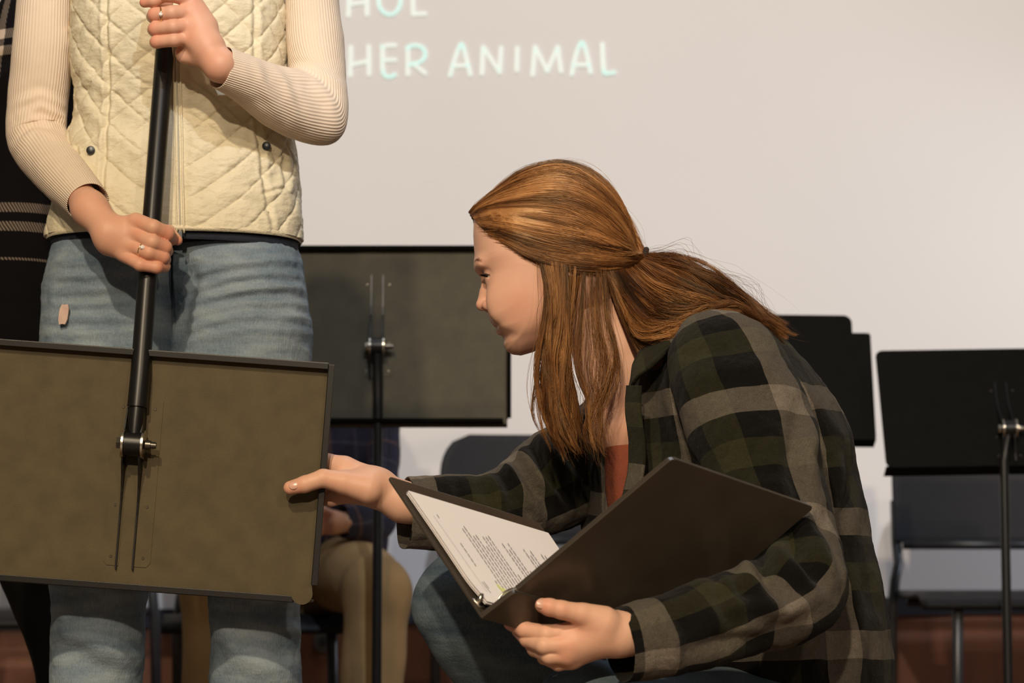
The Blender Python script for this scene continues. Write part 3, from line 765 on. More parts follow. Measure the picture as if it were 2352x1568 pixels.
prims = [((wx-.03, YW+.015, 1.02), (wx-.03, YW, 1.30), .075, .09), ((wx-.03, YW+.02, 1.0), (wx-.03, YW+.03, .95), .06, .05), ((wx-.14, YW, 1.40), (wx+.12, YW, 1.40), .045, .045), ((wx-.01, YW, 1.40), (wx-.01, YW-.01, 1.53), .05, .048),
         ((wx-.185, YW, 1.37), tuple(P(98, 20, 3.80)), .03, .024), (tuple(P(98, 20, 3.80)), tuple(P(88, 290, 3.81)), .024, .022), (tuple(P(88, 300, 3.81)), tuple(P(175, 445, 3.66)), .022, .020), ((wx+.19, YW, 1.36), tuple(P(725, 230, 3.74)), .026, .022), (tuple(P(725, 235, 3.74)), tuple(P(560, 185, 3.62)), .022, .021)]
coarse(mb, (wx-.35, YW-.28, .75), (wx+.35, YW+.14, 1.80), .006, prims, ells=[((wx-.01, YW-.03, 1.63), (.072, .092, .112)), ((wx-.01, YW-.12, 1.61), (.014, .02, .02))])
body = mb.build('body', M['skin2'], wo, True)
g = SDF((wx-.13, YW-.17, 1.2), (wx+.11, YW+.13, 1.78), .005)
g.ell((wx-.01, YW-.01, 1.645), (.084, .10, .115), .01); g.cone((wx-.01, YW+.05, 1.62), (wx-.01, YW+.07, 1.38), .07, .05, .03); g.ell((wx-.01, YW-.14, 1.585), (.06, .07, .09), .01, op='s')
mbh = MB(); g.mesh(mbh); mbh.build('hair', M['hairdark'], wo, True)
# rings
ring('ring', P(369, 34, 3.5885), (1, .2, .08), .0108, .0011, wo, (P(369, 33, 3.5775), .0032))
ring('ring', P(357, 94, 3.598), (1, .3, .1), .0094, .0007, wo)
ring('ring', P(327, 573, 3.5705), (.85, -.3, -.35), .0104, .0009, wo, (P(327, 568, 3.558), .0036))
# --- sleeves
def sleeve_w(lst):
    def f(V, N, U, W): return folds(V, N, lst)+.0006*fbm(V*40)
    return f
o = loft('sweater_sleeve', [(40, -190, 180, -190, 3.80, .05), (42, -60, 176, -60, 3.80, .048), (40, 0, 170, 0, 3.80, .046), (29, 110, 168, 110, 3.80, .044), (20, 210, 158, 215, 3.81, .042), (14, 300, 152, 282, 3.81, .042), (24, 352, 156, 306, 3.80, .040), (58, 398, 178, 345, 3.76, .038), (100, 442, 206, 385, 3.70, .034), (160, 494, 243, 436, 3.635, .030)],
         M['rib'], wo, 150, 120, 2.1, sleeve_w([([(30, 235), (90, 218), (150, 240)], 3.76, .007, .0035), ([(45, 262), (90, 240), (135, 258), (152, 290)], 3.76, .006, .0045), ([(25, 300), (70, 270), (120, 280)], 3.76, .006, .003), ([(30, 330), (80, 300), (140, 318)], 3.75, .007, .0025)]), lips=(0, 1))
o['label'] = 'pink cream rib knit sleeve bent down to the lower hand'
o = loft('sweater_sleeve', [(652, -190, 775, -190, 3.80, .05), (652, -60, 776, -60, 3.79, .048), (655, 20, 781, 20, 3.78, .046), (658, 100, 791, 100, 3.77, .044), (662, 145, 796, 195, 3.76, .043), (664, 163, 797, 262, 3.745, .042), (652, 168, 776, 322, 3.725, .042), (620, 156, 700, 314, 3.69, .040), (585, 140, 628, 282, 3.655, .036), (553, 122, 556, 234, 3.625, .033), (522, 107, 497, 204, 3.605, .030)],
         M['rib'], wo, 150, 120, 2.1, sleeve_w([([(600, 160), (612, 210), (640, 270)], 3.66, .006, .002), ([(630, 165), (660, 200), (690, 290)], 3.68, .006, .0025), ([(665, 168), (720, 190), (760, 240), (775, 300)], 3.7, .008, .003), ([(670, 150), (730, 165), (790, 200)], 3.72, .006, .002)]), lips=(0, 1))
o['label'] = 'pink cream rib knit sleeve raised to the upper hand'
# --- vest
zipx = lambda z: None
def vest_disp(V, N, U, W):
    per = U.max(); a = U-per*.5
    zp = P(408, 300, 3.68)[0]
    # arc coordinate measured from the zip on the front
    i0 = np.argmin(np.abs(V[..., 0]-zp)+(N[..., 1] > 0)*9, axis=1); a = U-U[np.arange(len(U)), i0][:, None]; z = V[..., 2]
    aa = np.abs(a); s_ = .036
    zl = P(0, 330, 3.7)[2]; low = np.clip((zl-z)/.04, 0, 1)
    p = (aa*.68+z*.73)/s_+.05*fbm(V*9); q = (aa*.68-z*.73)/s_+.05*fbm(V*9+5)
    fp = np.abs((p % 1)-.5)*2; fq = np.abs((q % 1)-.5)*2
    h = (1-fq**4)*(1-(1-.75*low*0.8)*fp**4)
    pk = fbm(np.stack([V[..., 0]*60, V[..., 1]*30, V[..., 2]*90], -1))
    r = .0046*np.sqrt(np.clip(h, 0, 1))+.0016*pk*(.4+fq**2)
    flat = np.exp(-(aa/.010)**4); r = r*(1-flat)
    seams = [([(238, -150), (246, 0), (246, 180), (238, 330), (232, 560)], 3.69, .0035, -.0045), ([(572, -150), (582, 0), (578, 200), (580, 262), (602, 400), (628, 560)], 3.69, .0035, -.0045),
             ([(590, 280), (640, 330), (645, 420), (600, 440)], 3.69, .003, -.003), ([(205, 310), (175, 330), (178, 420), (215, 430)], 3.70, .003, -.003),
             ([(115, 548), (400, 548), (690, 548)], 3.69, .003, -.003)]
    r = r+folds(V, N, seams)
    r = r+folds(V, N, [([(250, 300), (310, 330), (345, 400)], 3.69, .012, .004), ([(180, 200), (215, 260), (250, 290)], 3.7, .012, .005), ([(175, 120), (200, 170), (250, 210)], 3.7, .01, .004), ([(670, 380), (640, 440), (690, 520)], 3.72, .01, .004), ([(430, 60), (470, 130), (560, 170)], 3.69, .012, .004)])
    return r+.002*fbm(V*14)
vest = loft('vest', [(196, -190, 630, -190, YW, .10), (180, -60, 655, -60, YW, .118), (172, 40, 660, 40, YW, .124), (171, 130, 658, 130, YW, .118), (178, 220, 655, 220, YW, .108), (176, 280, 664, 280, YW, .104), (162, 325, 672, 325, YW, .106), (150, 400, 680, 400, YW, .112), (128, 480, 686, 480, YW, .118), (115, 530, 689, 530, YW, .121), (112, 548, 690, 552, YW, .121)],
            M['vest'], wo, 420, 520, 2.45, vest_disp, lips=(0, .5))
hem = loft('hem_binding', [(112, 542, 690, 545, YW, .1235), (111, 546, 691, 549, YW, .1255), (111, 551, 691, 554, YW, .1255), (112, 555, 690, 558, YW, .1225)], M['vesttrim'], wo, 10, 200, 2.45)
# zip with placket
zpth = [(404, 95), (406, 200), (409, 300), (411, 420), (414, 535)]
zz = MB()
for dx, rr2, nm, mt in ((-8, .0012, 'zip_tape', 'vesttrim'), (0, .0011, 'zip_teeth', 'greyp2'), (9, .0014, 'zip_tape', 'vesttrim')):
    K = catmull([[x+dx, y] for x, y in zpth], 40)
    pts = [P(x, y, 3.665) for x, y in K]
    pts = [P(x, y, frontY(vest, x, y, 3.67)-.001) for x, y in K]
    MB().tube(pts, rr2, 10).build(nm, M[mt] if mt in M else M['vesttrim'], wo, True)
MB().box(P(414, 540, frontY(vest, 414, 535, 3.67)-.004), (.0035, .0018, .006), None, .001).build('zip_pull', M['snap'], wo)
for x, y in ((208, 345), (612, 335)):
    yy = frontY(vest, x, y, 3.7); c = P(x, y, yy-.001)
    b = MB(); b.tube([c+[0, .004, 0], c, c-[0, .0015, 0], c-[0, .0025, 0]], [.0062, .0064, .0058, .003], 28); smooth_by_angle(b.build('snap_button', M['snap'], wo))
# dark band below the vest
loft('undershirt_hem', [(122, 500, 684, 500, YW, .110), (120, 555, 685, 562, YW, .116), (121, 566, 685, 578, YW, .115)], M['navy'], wo, 20, 120, 2.4, lambda V, N, U, W: .0008*fbm(V*20))
# --- jeans: two legs meeting at the fly
def jean_disp(lst, amp=.003):
    def f(V, N, U, W): return folds(V, N, lst)+amp*fbm(V*np.array([7, 7, 16]))+.0012*fbm(V*60)
    return f
lw = [([(120, 600+34*i), (200, 608+32*i), (320, 590+36*i)], 3.72, .006, .0022) for i in range(0, 6)]
rw = [([(425, 640+30*i), (540, 612+30*i), (700, 590+34*i)], 3.72, .006, .0026) for i in range(0, 6)]+[([(420, 590), (440, 640), (425, 700), (412, 770)], 3.70, .010, -.006), ([(470, 700), (600, 660), (705, 650)], 3.72, .006, .003)]
lo_ = [([(150, 1360), (180, 1450), (330, 1520)], 3.75, .016, .010), ([(140, 1400), (200, 1480), (300, 1568)], 3.75, .02, -.006)]
ro_ = [([(500, 1400), (560, 1500), (690, 1560)], 3.75, .018, .008), ([(530, 1380), (600, 1430), (690, 1440)], 3.75, .012, .004)]
jL = [(126, 560, 425, 562, 3.80, .098), (108, 620, 424, 620, 3.80, .108), (97, 720, 432, 720, 3.80, .106), (95, 800, 428, 800, 3.79, .102), (100, 1000, 405, 1000, 3.775, .092), (114, 1200, 360, 1200, 3.745, .080), (122, 1350, 334, 1350, 3.745, .074), (119, 1450, 331, 1450, 3.745, .072), (116, 1568, 327, 1568, 3.745, .072), (110, 1850, 320, 1850, 3.745, .076), (100, 2085, 325, 2085, 3.745, .085)]
jR = [(388, 574, 683, 571, 3.80, .098), (396, 620, 697, 620, 3.80, .108), (384, 720, 709, 720, 3.80, .106), (388, 800, 714, 800, 3.79, .102), (412, 1000, 712, 1000, 3.775, .092), (455, 1200, 704, 1200, 3.745, .080), (480, 1370, 690, 1370, 3.745, .074), (482, 1460, 690, 1460, 3.745, .072), (484, 1568, 693, 1568, 3.745, .072), (490, 1850, 697, 1850, 3.745, .076), (480, 2085, 705, 2085, 3.745, .085)]
mj = MB()
loft('jeans', jL, None, None, 260, 140, 2.3, jean_disp(lw+lo_), into=mj); loft('jeans', jR, None, None, 260, 140, 2.3, jean_disp(rw+ro_), into=mj)
jeans = mj.build('jeans', M['denim'], wo, True)
yy = frontY(jeans, 147, 722, 3.75)
g = MB(); g.plate([(.0068*np.sign(math.cos(t))*abs(math.cos(t))**.6, .0145*np.sign(math.sin(t))*abs(math.sin(t))**.6+.0008*math.sin(7*t)) for t in np.arange(40)*2*math.pi/40], P(147, 722, yy-.0045), (1, -.35, 0), (.12, 0, 1), .002); g.build('torn_patch', M['patch'], wo)
yy = frontY(jeans, 408, 600, 3.75)
ribbon('fly_flap', [[(398, 575, yy-.004), (440, 575, yy-.004)], [(398, 640, yy-.004), (436, 640, yy-.006)], [(402, 700, yy-.002), (420, 700, yy-.003)], [(404, 770, yy+.004), (410, 770, yy+.004)]], M['denim2'], wo, .003, disp=lambda B: .003*fbm(B*60))
def shoe(x, y, yaw, parent, mat):
    g = SDF((x-.16, y-.22, -.005), (x+.16, y+.16, .13), .005)
    d = np.array([-math.sin(yaw), -math.cos(yaw), 0.]); c = np.array([x, y, 0])
    g.cone(c-d*.05+[0, 0, .04], c+d*.13+[0, 0, .032], .036, .030, .02); g.cone(c-d*.04+[0, 0, .05], c-d*.02+[0, 0, .10], .038, .036, .02)
    X = np.stack(np.meshgrid(*g.ax, indexing='ij'), -1); g.g = np.maximum(g.g, .001-X[..., 2]).astype(np.float32)
    m = MB(); g.mesh(m); return m.build('shoe', mat, parent, True)
shoe(P(215, 2085, 3.745)[0], 3.74, .1, wo, M['shoe']); shoe(P(592, 2085, 3.745)[0], 3.74, -.1, wo, M['shoe'])

# ================================================================ person in the black plaid coat, far left
YP = 4.25
po = root('person', (P(70, 1390, YP)[0], YP, 0), 'person in long black coat with thin white plaid lines at the left edge', 'person')
loft('coat', [(40, -330, 150, -330, YP, .06), (36, -120, 176, -120, YP, .10), (12, 0, 190, 0, YP, .12), (-8, 70, 195, 70, YP, .13), (-40, 300, 190, 300, YP, .13), (-70, 500, 185, 500, YP, .14), (-90, 700, 190, 700, YP, .15), (-110, 900, 200, 900, YP, .15), (-110, 1150, 200, 1150, YP, .15)], M['coat'], po, 160, 120, 2.2, lambda V, N, U, W: .006*fbm(V*6)+.0012*fbm(V*50), lips=(0, .5))
mj = MB()
loft('t', [(-100, 1000, 60, 1000, YP, .09), (-60, 1200, 90, 1200, YP, .08), (10, 1345, 170, 1345, YP, .07), (85, 1568, 210, 1568, YP, .065), (120, 1880, 215, 1880, YP+.03, .06)], None, None, 60, 60, 2, lambda V, N, U, W: .003*fbm(V*12), into=mj)
loft('t', [(60, 1000, 200, 1000, YP+.08, .09), (90, 1300, 230, 1300, YP+.1, .08), (110, 1568, 220, 1568, YP+.12, .065), (120, 1880, 210, 1880, YP+.12, .06)], None, None, 60, 60, 2, lambda V, N, U, W: .003*fbm(V*12), into=mj)
mj.build('trousers', M['black'], po, True)
mb = MB(); pxx = P(100, 0, YP)[0]
coarse(mb, (pxx-.2, YP-.15, .8), (pxx+.2, YP+.15, 1.85), .007, [((pxx, YP, 1.0), (pxx, YP, 1.4), .05, .06), ((pxx, YP, 1.4), (pxx, YP-.01, 1.55), .05, .045)], ells=[((pxx, YP-.02, 1.64), (.072, .092, .112)), ((pxx, YP-.11, 1.62), (.014, .02, .02))])
mb.build('body', M['skin2'], po, True)
g = SDF((pxx-.13, YP-.17, 1.4), (pxx+.13, YP+.15, 1.80), .006); g.ell((pxx, YP, 1.655), (.084, .10, .115), .01); g.ell((pxx, YP-.13, 1.595), (.06, .07, .09), .01, op='s'); mbh = MB(); g.mesh(mbh); mbh.build('hair', M['hairdark'], po, True)
shoe(P(165, 1880, YP)[0], YP+.02, 0, po, M['shoe']); shoe(P(165, 1880, YP)[0]+.03, YP+.22, .3, po, M['shoe'])

# ================================================================ seated person in khaki trousers behind
YS = 5.74
so = root('person', (P(670, 1390, YS)[0], YS, 0), 'seated person in navy check shirt and khaki trousers, hands together, mostly behind a music stand', 'person')
loft('shirt', [(560, 640, 740, 640, YS, .05), (500, 700, 830, 700, YS, .09), (462, 770, 880, 770, YS, .11), (455, 900, 900, 900, YS, .12), (455, 1000, 908, 1000, YS-.01, .125), (458, 1080, 912, 1080, YS-.02, .13), (470, 1170, 905, 1170, YS-.02, .135), (490, 1290, 880, 1290, YS-.02, .13)], M['shirt_navy'], so, 120, 110, 2.3, lambda V, N, U, W: .005*fbm(V*9))
for sx, st_ in ((1, [(850, 780, 915, 790, 5.72, .045), (850, 950, 918, 950, 5.68, .045), (838, 1090, 917, 1100, 5.62, .045), (838, 1150, 905, 1215, 5.56, .042), (818, 1150, 850, 1245, 5.50, .038), (786, 1160, 790, 1238, 5.47, .030)]),
                (-1, [(440, 790, 500, 780, 5.72, .045), (438, 950, 500, 950, 5.68, .045), (440, 1100, 515, 1090, 5.62, .045), (455, 1215, 525, 1150, 5.56, .042), (510, 1245, 545, 1150, 5.50, .038), (575, 1238, 580, 1160, 5.47, .030)])):
    loft('shirt_sleeve', st_, M['shirt_navy'], so, 70, 50, 2, lambda V, N, U, W: .004*fbm(V*16), lips=(0, 1))
mb = MB()
def mhand(mb, sx, x0):
    q = lambda x, y, Y: (x0+sx*(x-760), y, Y)
    palm = [(q(800, 1200, 5.47), q(765, 1200, 5.45), 24, 24), (q(765, 1195, 5.45), q(735, 1185, 5.44), 22, 15), (q(765, 1205, 5.45), q(733, 1212, 5.44), 22, 14)]
    f_ = [([q(735, 1180, 5.44), q(712, 1188, 5.42), q(700, 1205, 5.43)], [10, 9, 8]), ([q(733, 1195, 5.44), q(708, 1203, 5.42), q(697, 1218, 5.43)], [10, 9, 8]), ([q(732, 1208, 5.44), q(710, 1218, 5.42), q(700, 1230, 5.43)], [10, 9, 8]), ([q(735, 1222, 5.44), q(715, 1230, 5.42), q(706, 1240, 5.43)], [9, 8, 7]), ([q(765, 1182, 5.44), q(742, 1170, 5.42), q(720, 1172, 5.41)], [10, 9, 8])]
    cs = np.array([P(x0-70, 1150, 5.38), P(x0+80, 1260, 5.52), P(x0-70, 1260, 5.38), P(x0+80, 1150, 5.52)])
    hand(mb, cs.min(0)-.02, cs.max(0)+.02, .003, palm, f_, [(x0-40, 1205, 5.43, .04, .5)])
mhand(mb, 1, 760); mhand(mb, -1, 606)
mx = P(640, 0, YS)[0]
zz0 = lambda y: P(0, y, YS)[2]
coarse(mb, (mx-.3, YS-.4, .40), (mx+.32, YS+.16, 1.42), .008, [((mx, YS, .60), (mx, YS, .98), .08, .09), ((mx-.12, YS, 1.0), (mx+.15, YS, 1.0), .05, .05), ((mx, YS, 1.0), (mx-.04, YS-.03, 1.13), .052, .048)]+
       [(tuple(P(x_, 830, 5.72)), tuple(P(x1, 1150, 5.6)), .032, .026) for x_, x1 in ((880, 875), (470, 480))]+[(tuple(P(x_, 1150, 5.6)), tuple(P(x1, 1200, 5.46)), .026, .020) for x_, x1 in ((875, 795), (480, 572))], ells=[((mx-.05, YS-.05, 1.235), (.072, .09, .108)), ((mx-.05, YS-.14, 1.22), (.014, .02, .02))])
mb.build('body', M['skin2'], so, True)
g = SDF((mx-.18, YS-.2, 1.0), (mx+.08, YS+.13, 1.40), .006); g.ell((mx-.05, YS-.035, 1.25), (.08, .098, .108), .01); g.ell((mx-.05, YS-.16, 1.19), (.06, .07, .09), .01, op='s'); mbh = MB(); g.mesh(mbh); mbh.build('hair', M['hairdark'], so, True)
g = SDF((mx-.4, YS-.62, .05), (mx+.42, YS+.2, .72), .006)
hip = .53
for kn, ft, hx in ((P(865, 1335, 5.30), P(842, 1850, 5.22), .13), (P(500, 1335, 5.30), P(468, 1850, 5.24), -.11)):
    g.cone((mx+hx, YS-.02, hip+.02), kn-[0, 0, .01], .085, .070, .03); g.cone(kn-[0, 0, .02], np.array([ft[0], ft[1], .10]), .066, .052, .03)
g.cone((mx-.08, YS, hip), (mx+.1, YS, hip), .10, .10, .04)
X = np.stack(np.meshgrid(*g.ax, indexing='ij'), -1); g.g = (g.g+.007*fbm(X*9, 2)).astype(np.float32)
m = MB(); g.mesh(m); m.build('trousers', M['khaki'], so, True)
shoe(P(842, 1850, 5.2)[0], 5.20, 0, so, M['shoe']); shoe(P(468, 1850, 5.2)[0], 5.22, 0, so, M['shoe'])

# ================================================================ crouching person
YH = 3.60
go = root('person', (P(1500, 1390, 3.62)[0], 3.62, 0), 'crouching person in dark plaid shirt with long auburn hair, holding an open binder', 'person')
body = MB()
# --- head
face = [(1088, 505), (1087, 540), (1089, 575), (1091, 598), (1096, 618), (1106, 634), (1115, 646), (1120, 668), (1124, 700), (1128, 720), (1130, 733), (1136, 742), (1145, 750), (1144, 759), (1150, 770), (1157, 778), (1157, 792), (1164, 806), (1178, 814), (1197, 816), (1225, 808), (1262, 790), (1305, 762), (1345, 740), (1385, 735), (1420, 700), (1437, 640), (1441, 570), (1426, 500), (1392, 440), (1345, 402), (1285, 386), (1210, 398), (1150, 428), (1108, 466)]
fpoly = xz(face, YH)
lo = np.array([P(1065, 840, YH)[0], YH-.095, P(0, 850, YH)[2]]); hi = np.array([P(1465, 0, YH)[0], YH+.095, P(0, 365, YH)[2]])
g = SDF(lo, hi, .0015)
X2 = np.stack(np.meshgrid(g.ax[0], g.ax[2], indexing='ij'), -1); D = -polysd(fpoly, X2)
chin = P(1185, 800, YH)[[0, 2]]; dc = np.linalg.norm(X2-chin, axis=-1)
Wd = np.interp(dc, [0, .035, .07, .11, .16], [.040, .048, .058, .067, .073]); Rr = np.interp(dc, [0, .05, .12, .18], [.036, .044, .052, .070])
q = np.sqrt((np.abs(g.ax[1]-YH)[None, :, None]/Wd[:, None, :])**2+((1-np.clip(D/Rr, -3, 1))[:, None, :])**2)-1
g.g = (q*np.minimum(Wd, Rr)[:, None, :]).astype(np.float32)
def PS(x, y, l): return P(x, y, YH)+np.array([0, l, 0])
for sg in (-1, 1):
    g.ell(PS(1105, 641, sg*.028), (.009, .013, .0075), .016, op='s')      # socket
    g.ell(PS(1180, 700, sg*.038), (.034, .0145, .032), .03)                  # cheek
    g.ell(PS(1106, 612, sg*.020), (.006, .018, .005), .016)                 # brow ridge
g.cone(PS(1117, 640, 0), PS(1114, 672, 0), R(9, YH), R(11, YH), .010)
g.cone(PS(1114, 672, 0), PS(1108, 699, 0), R(11, YH), R(15, YH), .006)
for sg in (-1, 1):
    g.ell(PS(1122, 703, sg*.0115), (.0085, .0062, .0072), .005)
    g.ell(PS(1114, 713, sg*.0065), (.0052, .0030, .0030), .002, op='s')
    g.cone(PS(1142, 742, 0), PS(1155, 750.5, sg*.014), .0040, .0026, .007)
    g.cone(PS(1151, 760, 0), PS(1159, 757.5, sg*.013), .0044, .0028, .007)
    g.cone(PS(1138, 751.5, 0), PS(1156, 753.5, sg*.019), .0010, .0007, .0015, op='s')
    g.ell(PS(1146, 778, 0), (.004, .016, .003), .006, op='s')
    # ear
    g.ell(PS(1283, 665, sg*.071), (.018, .007, .030), .006); g.ell(PS(1280, 662, sg*.079), (.010, .005, .020), .004, op='s')
eyes = []
for sg in (-1, 1):
    ec = PS(1134, 641, sg*.0275); eyes.append((ec, sg))
    sl, X = g.region(ec-.018, ec+.018); v = X-ec; d = np.linalg.norm(v, axis=-1)-.0124
    f_ = v[..., 2]+.30*v[..., 0]   # along the line of sight, down-left
    slit = np.maximum(np.abs(f_+.0024)-.0017, v[..., 0]+.0045)
    g.comb(sl, d, .007)
    sl2 = sl; a_ = g.g[sl2]; near_ = np.linalg.norm(v, axis=-1) < .0152; g.g[sl2] = np.where(near_, np.maximum(a_, np.minimum(-slit, .0112-np.linalg.norm(v, axis=-1)+0*a_+.02)), a_)
fv = flush([(1190, 700, YH-.06, .030, .42), (1098, 700, YH-.012, .012, .35), (1285, 660, YH-.075, .03, .5), (1140, 640, YH-.04, .016, .25)])
lipA = [PS(1140, 744, 0), PS(1152, 751, -.016), PS(1147, 759, 0), PS(1154, 756, -.015), PS(1152, 751, .016), PS(1154, 756, .015)]
def headuv(V):
    u = fv(V)
    for a, b in ((0, 1), (2, 3), (0, 4), (2, 5)):
        p, e = lipA[a], lipA[b]-lipA[a]; t = np.clip((V-p)@e/(e@e), 0, 1); d = np.linalg.norm(V-(p+t[:, None]*e), axis=1); u[:, 1] = np.maximum(u[:, 1], .85*np.exp(-(d/.0042)**4))
    return u
g.mesh(body, uvfn=headuv)
# --- neck, chest, trunk and arms under the clothes
c3 = lambda x, y, Y: tuple(P(x, y, Y))
prims = [(c3(1360, 690, 3.60), c3(1402, 850, 3.60), .048, .045), (c3(1402, 850, 3.60), c3(1412, 980, 3.60), .038, .028), (c3(1412, 980, 3.60), c3(1420, 1020, 3.60), .024, .018), (c3(1440, 800, 3.60), c3(1560, 940, 3.62), .05, .08), (c3(1560, 960, 3.62), c3(1780, 1400, 3.64), .085, .095),
         (c3(1600, 830, 3.48), c3(1850, 1300, 3.33), .032, .026), (c3(1850, 1300, 3.33), c3(1480, 1445, 3.15), .026, .022), (c3(1450, 960, 3.78), c3(1180, 1140, 3.68), .03, .026), (c3(1180, 1140, 3.68), c3(970, 1160, 3.60), .026, .023)]
coarse(body, P(900, 1568, 3.0)*[1, 0, 1]+[0, 3.05, -.1], P(2000, 640, 4.0)*[1, 0, 1]+[0, 3.90, 0], .005, prims, [(1430, 1030, 3.57, .05, .3)], k=.022)
# --- reaching hand at the desk edge, thumb in front
palm = [((1010, 1172, 3.60), (925, 1152, 3.585), 46, 44), ((925, 1152, 3.585), (860, 1118, 3.575), 44, 40), ((870, 1110, 3.578), (795, 1075, 3.590), 34, 24), ((870, 1120, 3.58), (785, 1105, 3.592), 34, 26), ((860, 1130, 3.585), (790, 1132, 3.600), 34, 22), ((850, 1112, 3.565), (790, 1108, 3.560), 36, 28), ((790, 1080, 3.585), (755, 1062, 3.594), 26, 20)]
fing = [([(845, 1122, 3.555), (790, 1108, 3.550), (742, 1098, 3.5455), (700, 1112, 3.5425), (667, 1120, 3.5425)], [36, 27, 21, 19.5, 16]),
        ([(790, 1070, 3.592), (750, 1062, 3.602), (700, 1075, 3.604), (668, 1085, 3.602)], [20, 19, 15, 12]),
        ([(785, 1092, 3.596), (740, 1092, 3.606), (690, 1105, 3.606), (655, 1112, 3.603)], [20, 17, 15, 12]),
        ([(785, 1118, 3.598), (738, 1122, 3.606), (690, 1130, 3.606), (662, 1135, 3.603)], [19, 16, 14, 12]),
        ([(800, 1138, 3.592), (762, 1148, 3.596), (728, 1148, 3.604), (695, 1150, 3.603)], [17, 14.5, 13, 11])]
fl = [(672, 1122, 3.53, .014, .75), (760, 1105, 3.53, .014, .3), (790, 1150, 3.57, .02, .5), (905, 1140, 3.54, .02, .0)]
hand(body, P(620, 1260, 3.50), P(1080, 1000, 3.66), .0012, palm, fing, fl)
# --- near hand under the binder spine
yn = 3.115
palm = [((1490, 1452, 3.14), (1415, 1456, 3.13), 52, 50), ((1415, 1456, 3.13), (1365, 1452, 3.12), 49, 42), ((1370, 1440, 3.118), (1318, 1452, 3.118), 34, 26), ((1370, 1455, 3.118), (1306, 1478, 3.112), 36, 25), ((1375, 1465, 3.118), (1300, 1502, 3.115), 34, 23), ((1380, 1475, 3.125), (1312, 1516, 3.125), 30, 18), ((1385, 1430, 3.11), (1345, 1413, 3.105), 34, 25), ((1350, 1460, 3.13), (1330, 1480, 3.13), 40, 34)]
fing = [([(1385, 1425, 3.11), (1335, 1410, 3.100), (1290, 1400, 3.092), (1262, 1394, 3.090), (1246, 1390, 3.090)], [33, 25, 21, 20, 17]),
        ([(1318, 1452, 3.116), (1255, 1456, 3.110), (1205, 1446, 3.125), (1172, 1432, 3.145)], [25, 21, 19, 15]),
        ([(1306, 1480, 3.110), (1250, 1482, 3.106), (1212, 1468, 3.128), (1190, 1448, 3.150)], [24, 20, 18, 15]),
        ([(1302, 1504, 3.114), (1262, 1506, 3.112), (1228, 1490, 3.135), (1210, 1468, 3.160)], [22, 19, 17, 14]),
        ([(1316, 1518, 3.126), (1282, 1524, 3.128), (1250, 1510, 3.150), (1235, 1490, 3.170)], [18, 16, 15, 12])]
fl = [(1250, 1392, 3.08, .013, .75), (1290, 1400, 3.08, .010, .3), (1302, 1482, 3.10, .014, .55), (1296, 1505, 3.10, .012, .55), (1180, 1440, 3.13, .02, .5), (1330, 1452, 3.10, .016, .3)]
hand(body, P(1130, 1580, 3.05), P(1560, 1350, 3.22), .0011, palm, fing, fl)
gb = body.build('body', M['skin'], go, True)
for ec, sg in eyes:
    m = MB(); th = np.linspace(0, math.pi, 17)
    import bmesh
    for nm, r_, off, mt in (('eyeball', .0114, (0, 0, 0), 'eyewhite'), ('iris', .0066, (-.0050, sg*.0022, -.0022), 'iris')):
        bm = bmesh.new(); bmesh.ops.create_uvsphere(bm, u_segments=24, v_segments=16, radius=r_)
        v = np.array([q_.co[:] for q_ in bm.verts])+ec+off; f = [[q_.index for q_ in p_.verts] for p_ in bm.faces]; bm.free()
        MB().add(v, f).build(nm, M[mt], go, True)
nail('fingernail', P(676, 1114, 3.5425)+[0, -R(18, 3.54)+.0006, 0], P(660, 1119, 3.54)-P(700, 1108, 3.54), (.05, -1, .25), .0068, .0058, go)
nail('fingernail', P(1246, 1388, 3.090)+[-.0015, -R(17, 3.09)+.0006, .001], P(1240, 1388, 3.09)-P(1290, 1398, 3.09), (-.25, -1, .30), .0062, .0056, go)

def tubes(name, C, r, mat, parent, rnd):
    """many fine strands: C (n,m,3) centre lines, r (n,m) radii; one mesh"""
    n, m = C.shape[:2]; T = np.gradient(C, axis=1); T /= np.linalg.norm(T, axis=2)[..., None]+1e-12
    up = np.array([.3, .2, .93]); A = np.cross(T, up); A /= np.linalg.norm(A, axis=2)[..., None]+1e-12; B = np.cross(T, A)
    V = np.stack([C+r[..., None]*(math.cos(t)*A+math.sin(t)*B) for t in (0, 2.0944, 4.18879)], 2)     # n,m,3,3
    idx = np.arange(n*m*3).reshape(n, m, 3)
    a = idx[:, :-1]; b = idx[:, 1:]
    F_ = np.stack([a, np.roll(a, -1, 2), np.roll(b, -1, 2), b], -1).reshape(-1, 4)
    me = bpy.data.meshes.new(name); V = V.reshape(-1, 3)
    me.vertices.add(len(V)); me.vertices.foreach_set('co', V.ravel()); me.loops.add(F_.size); me.loops.foreach_set('vertex_index', F_.ravel().astype(np.int32))
    me.polygons.add(len(F_)); me.polygons.foreach_set('loop_start', (np.arange(len(F_))*4).astype(np.int32)); me.update(calc_edges=True); me.validate()
    rnd = np.asarray(rnd); rnd = np.repeat(rnd[:, None], m, 1) if rnd.ndim == 1 else rnd
    uv = np.stack([np.repeat(rnd.ravel(), 3), np.tile(np.repeat(np.linspace(0, 1, m), 3), n)], 1)
    l = me.uv_layers.new(name='UVMap'); l.data.foreach_set('uv', uv[F_.ravel()].ravel())
    o = link(name, me, mat, None, True); return par(o, parent)
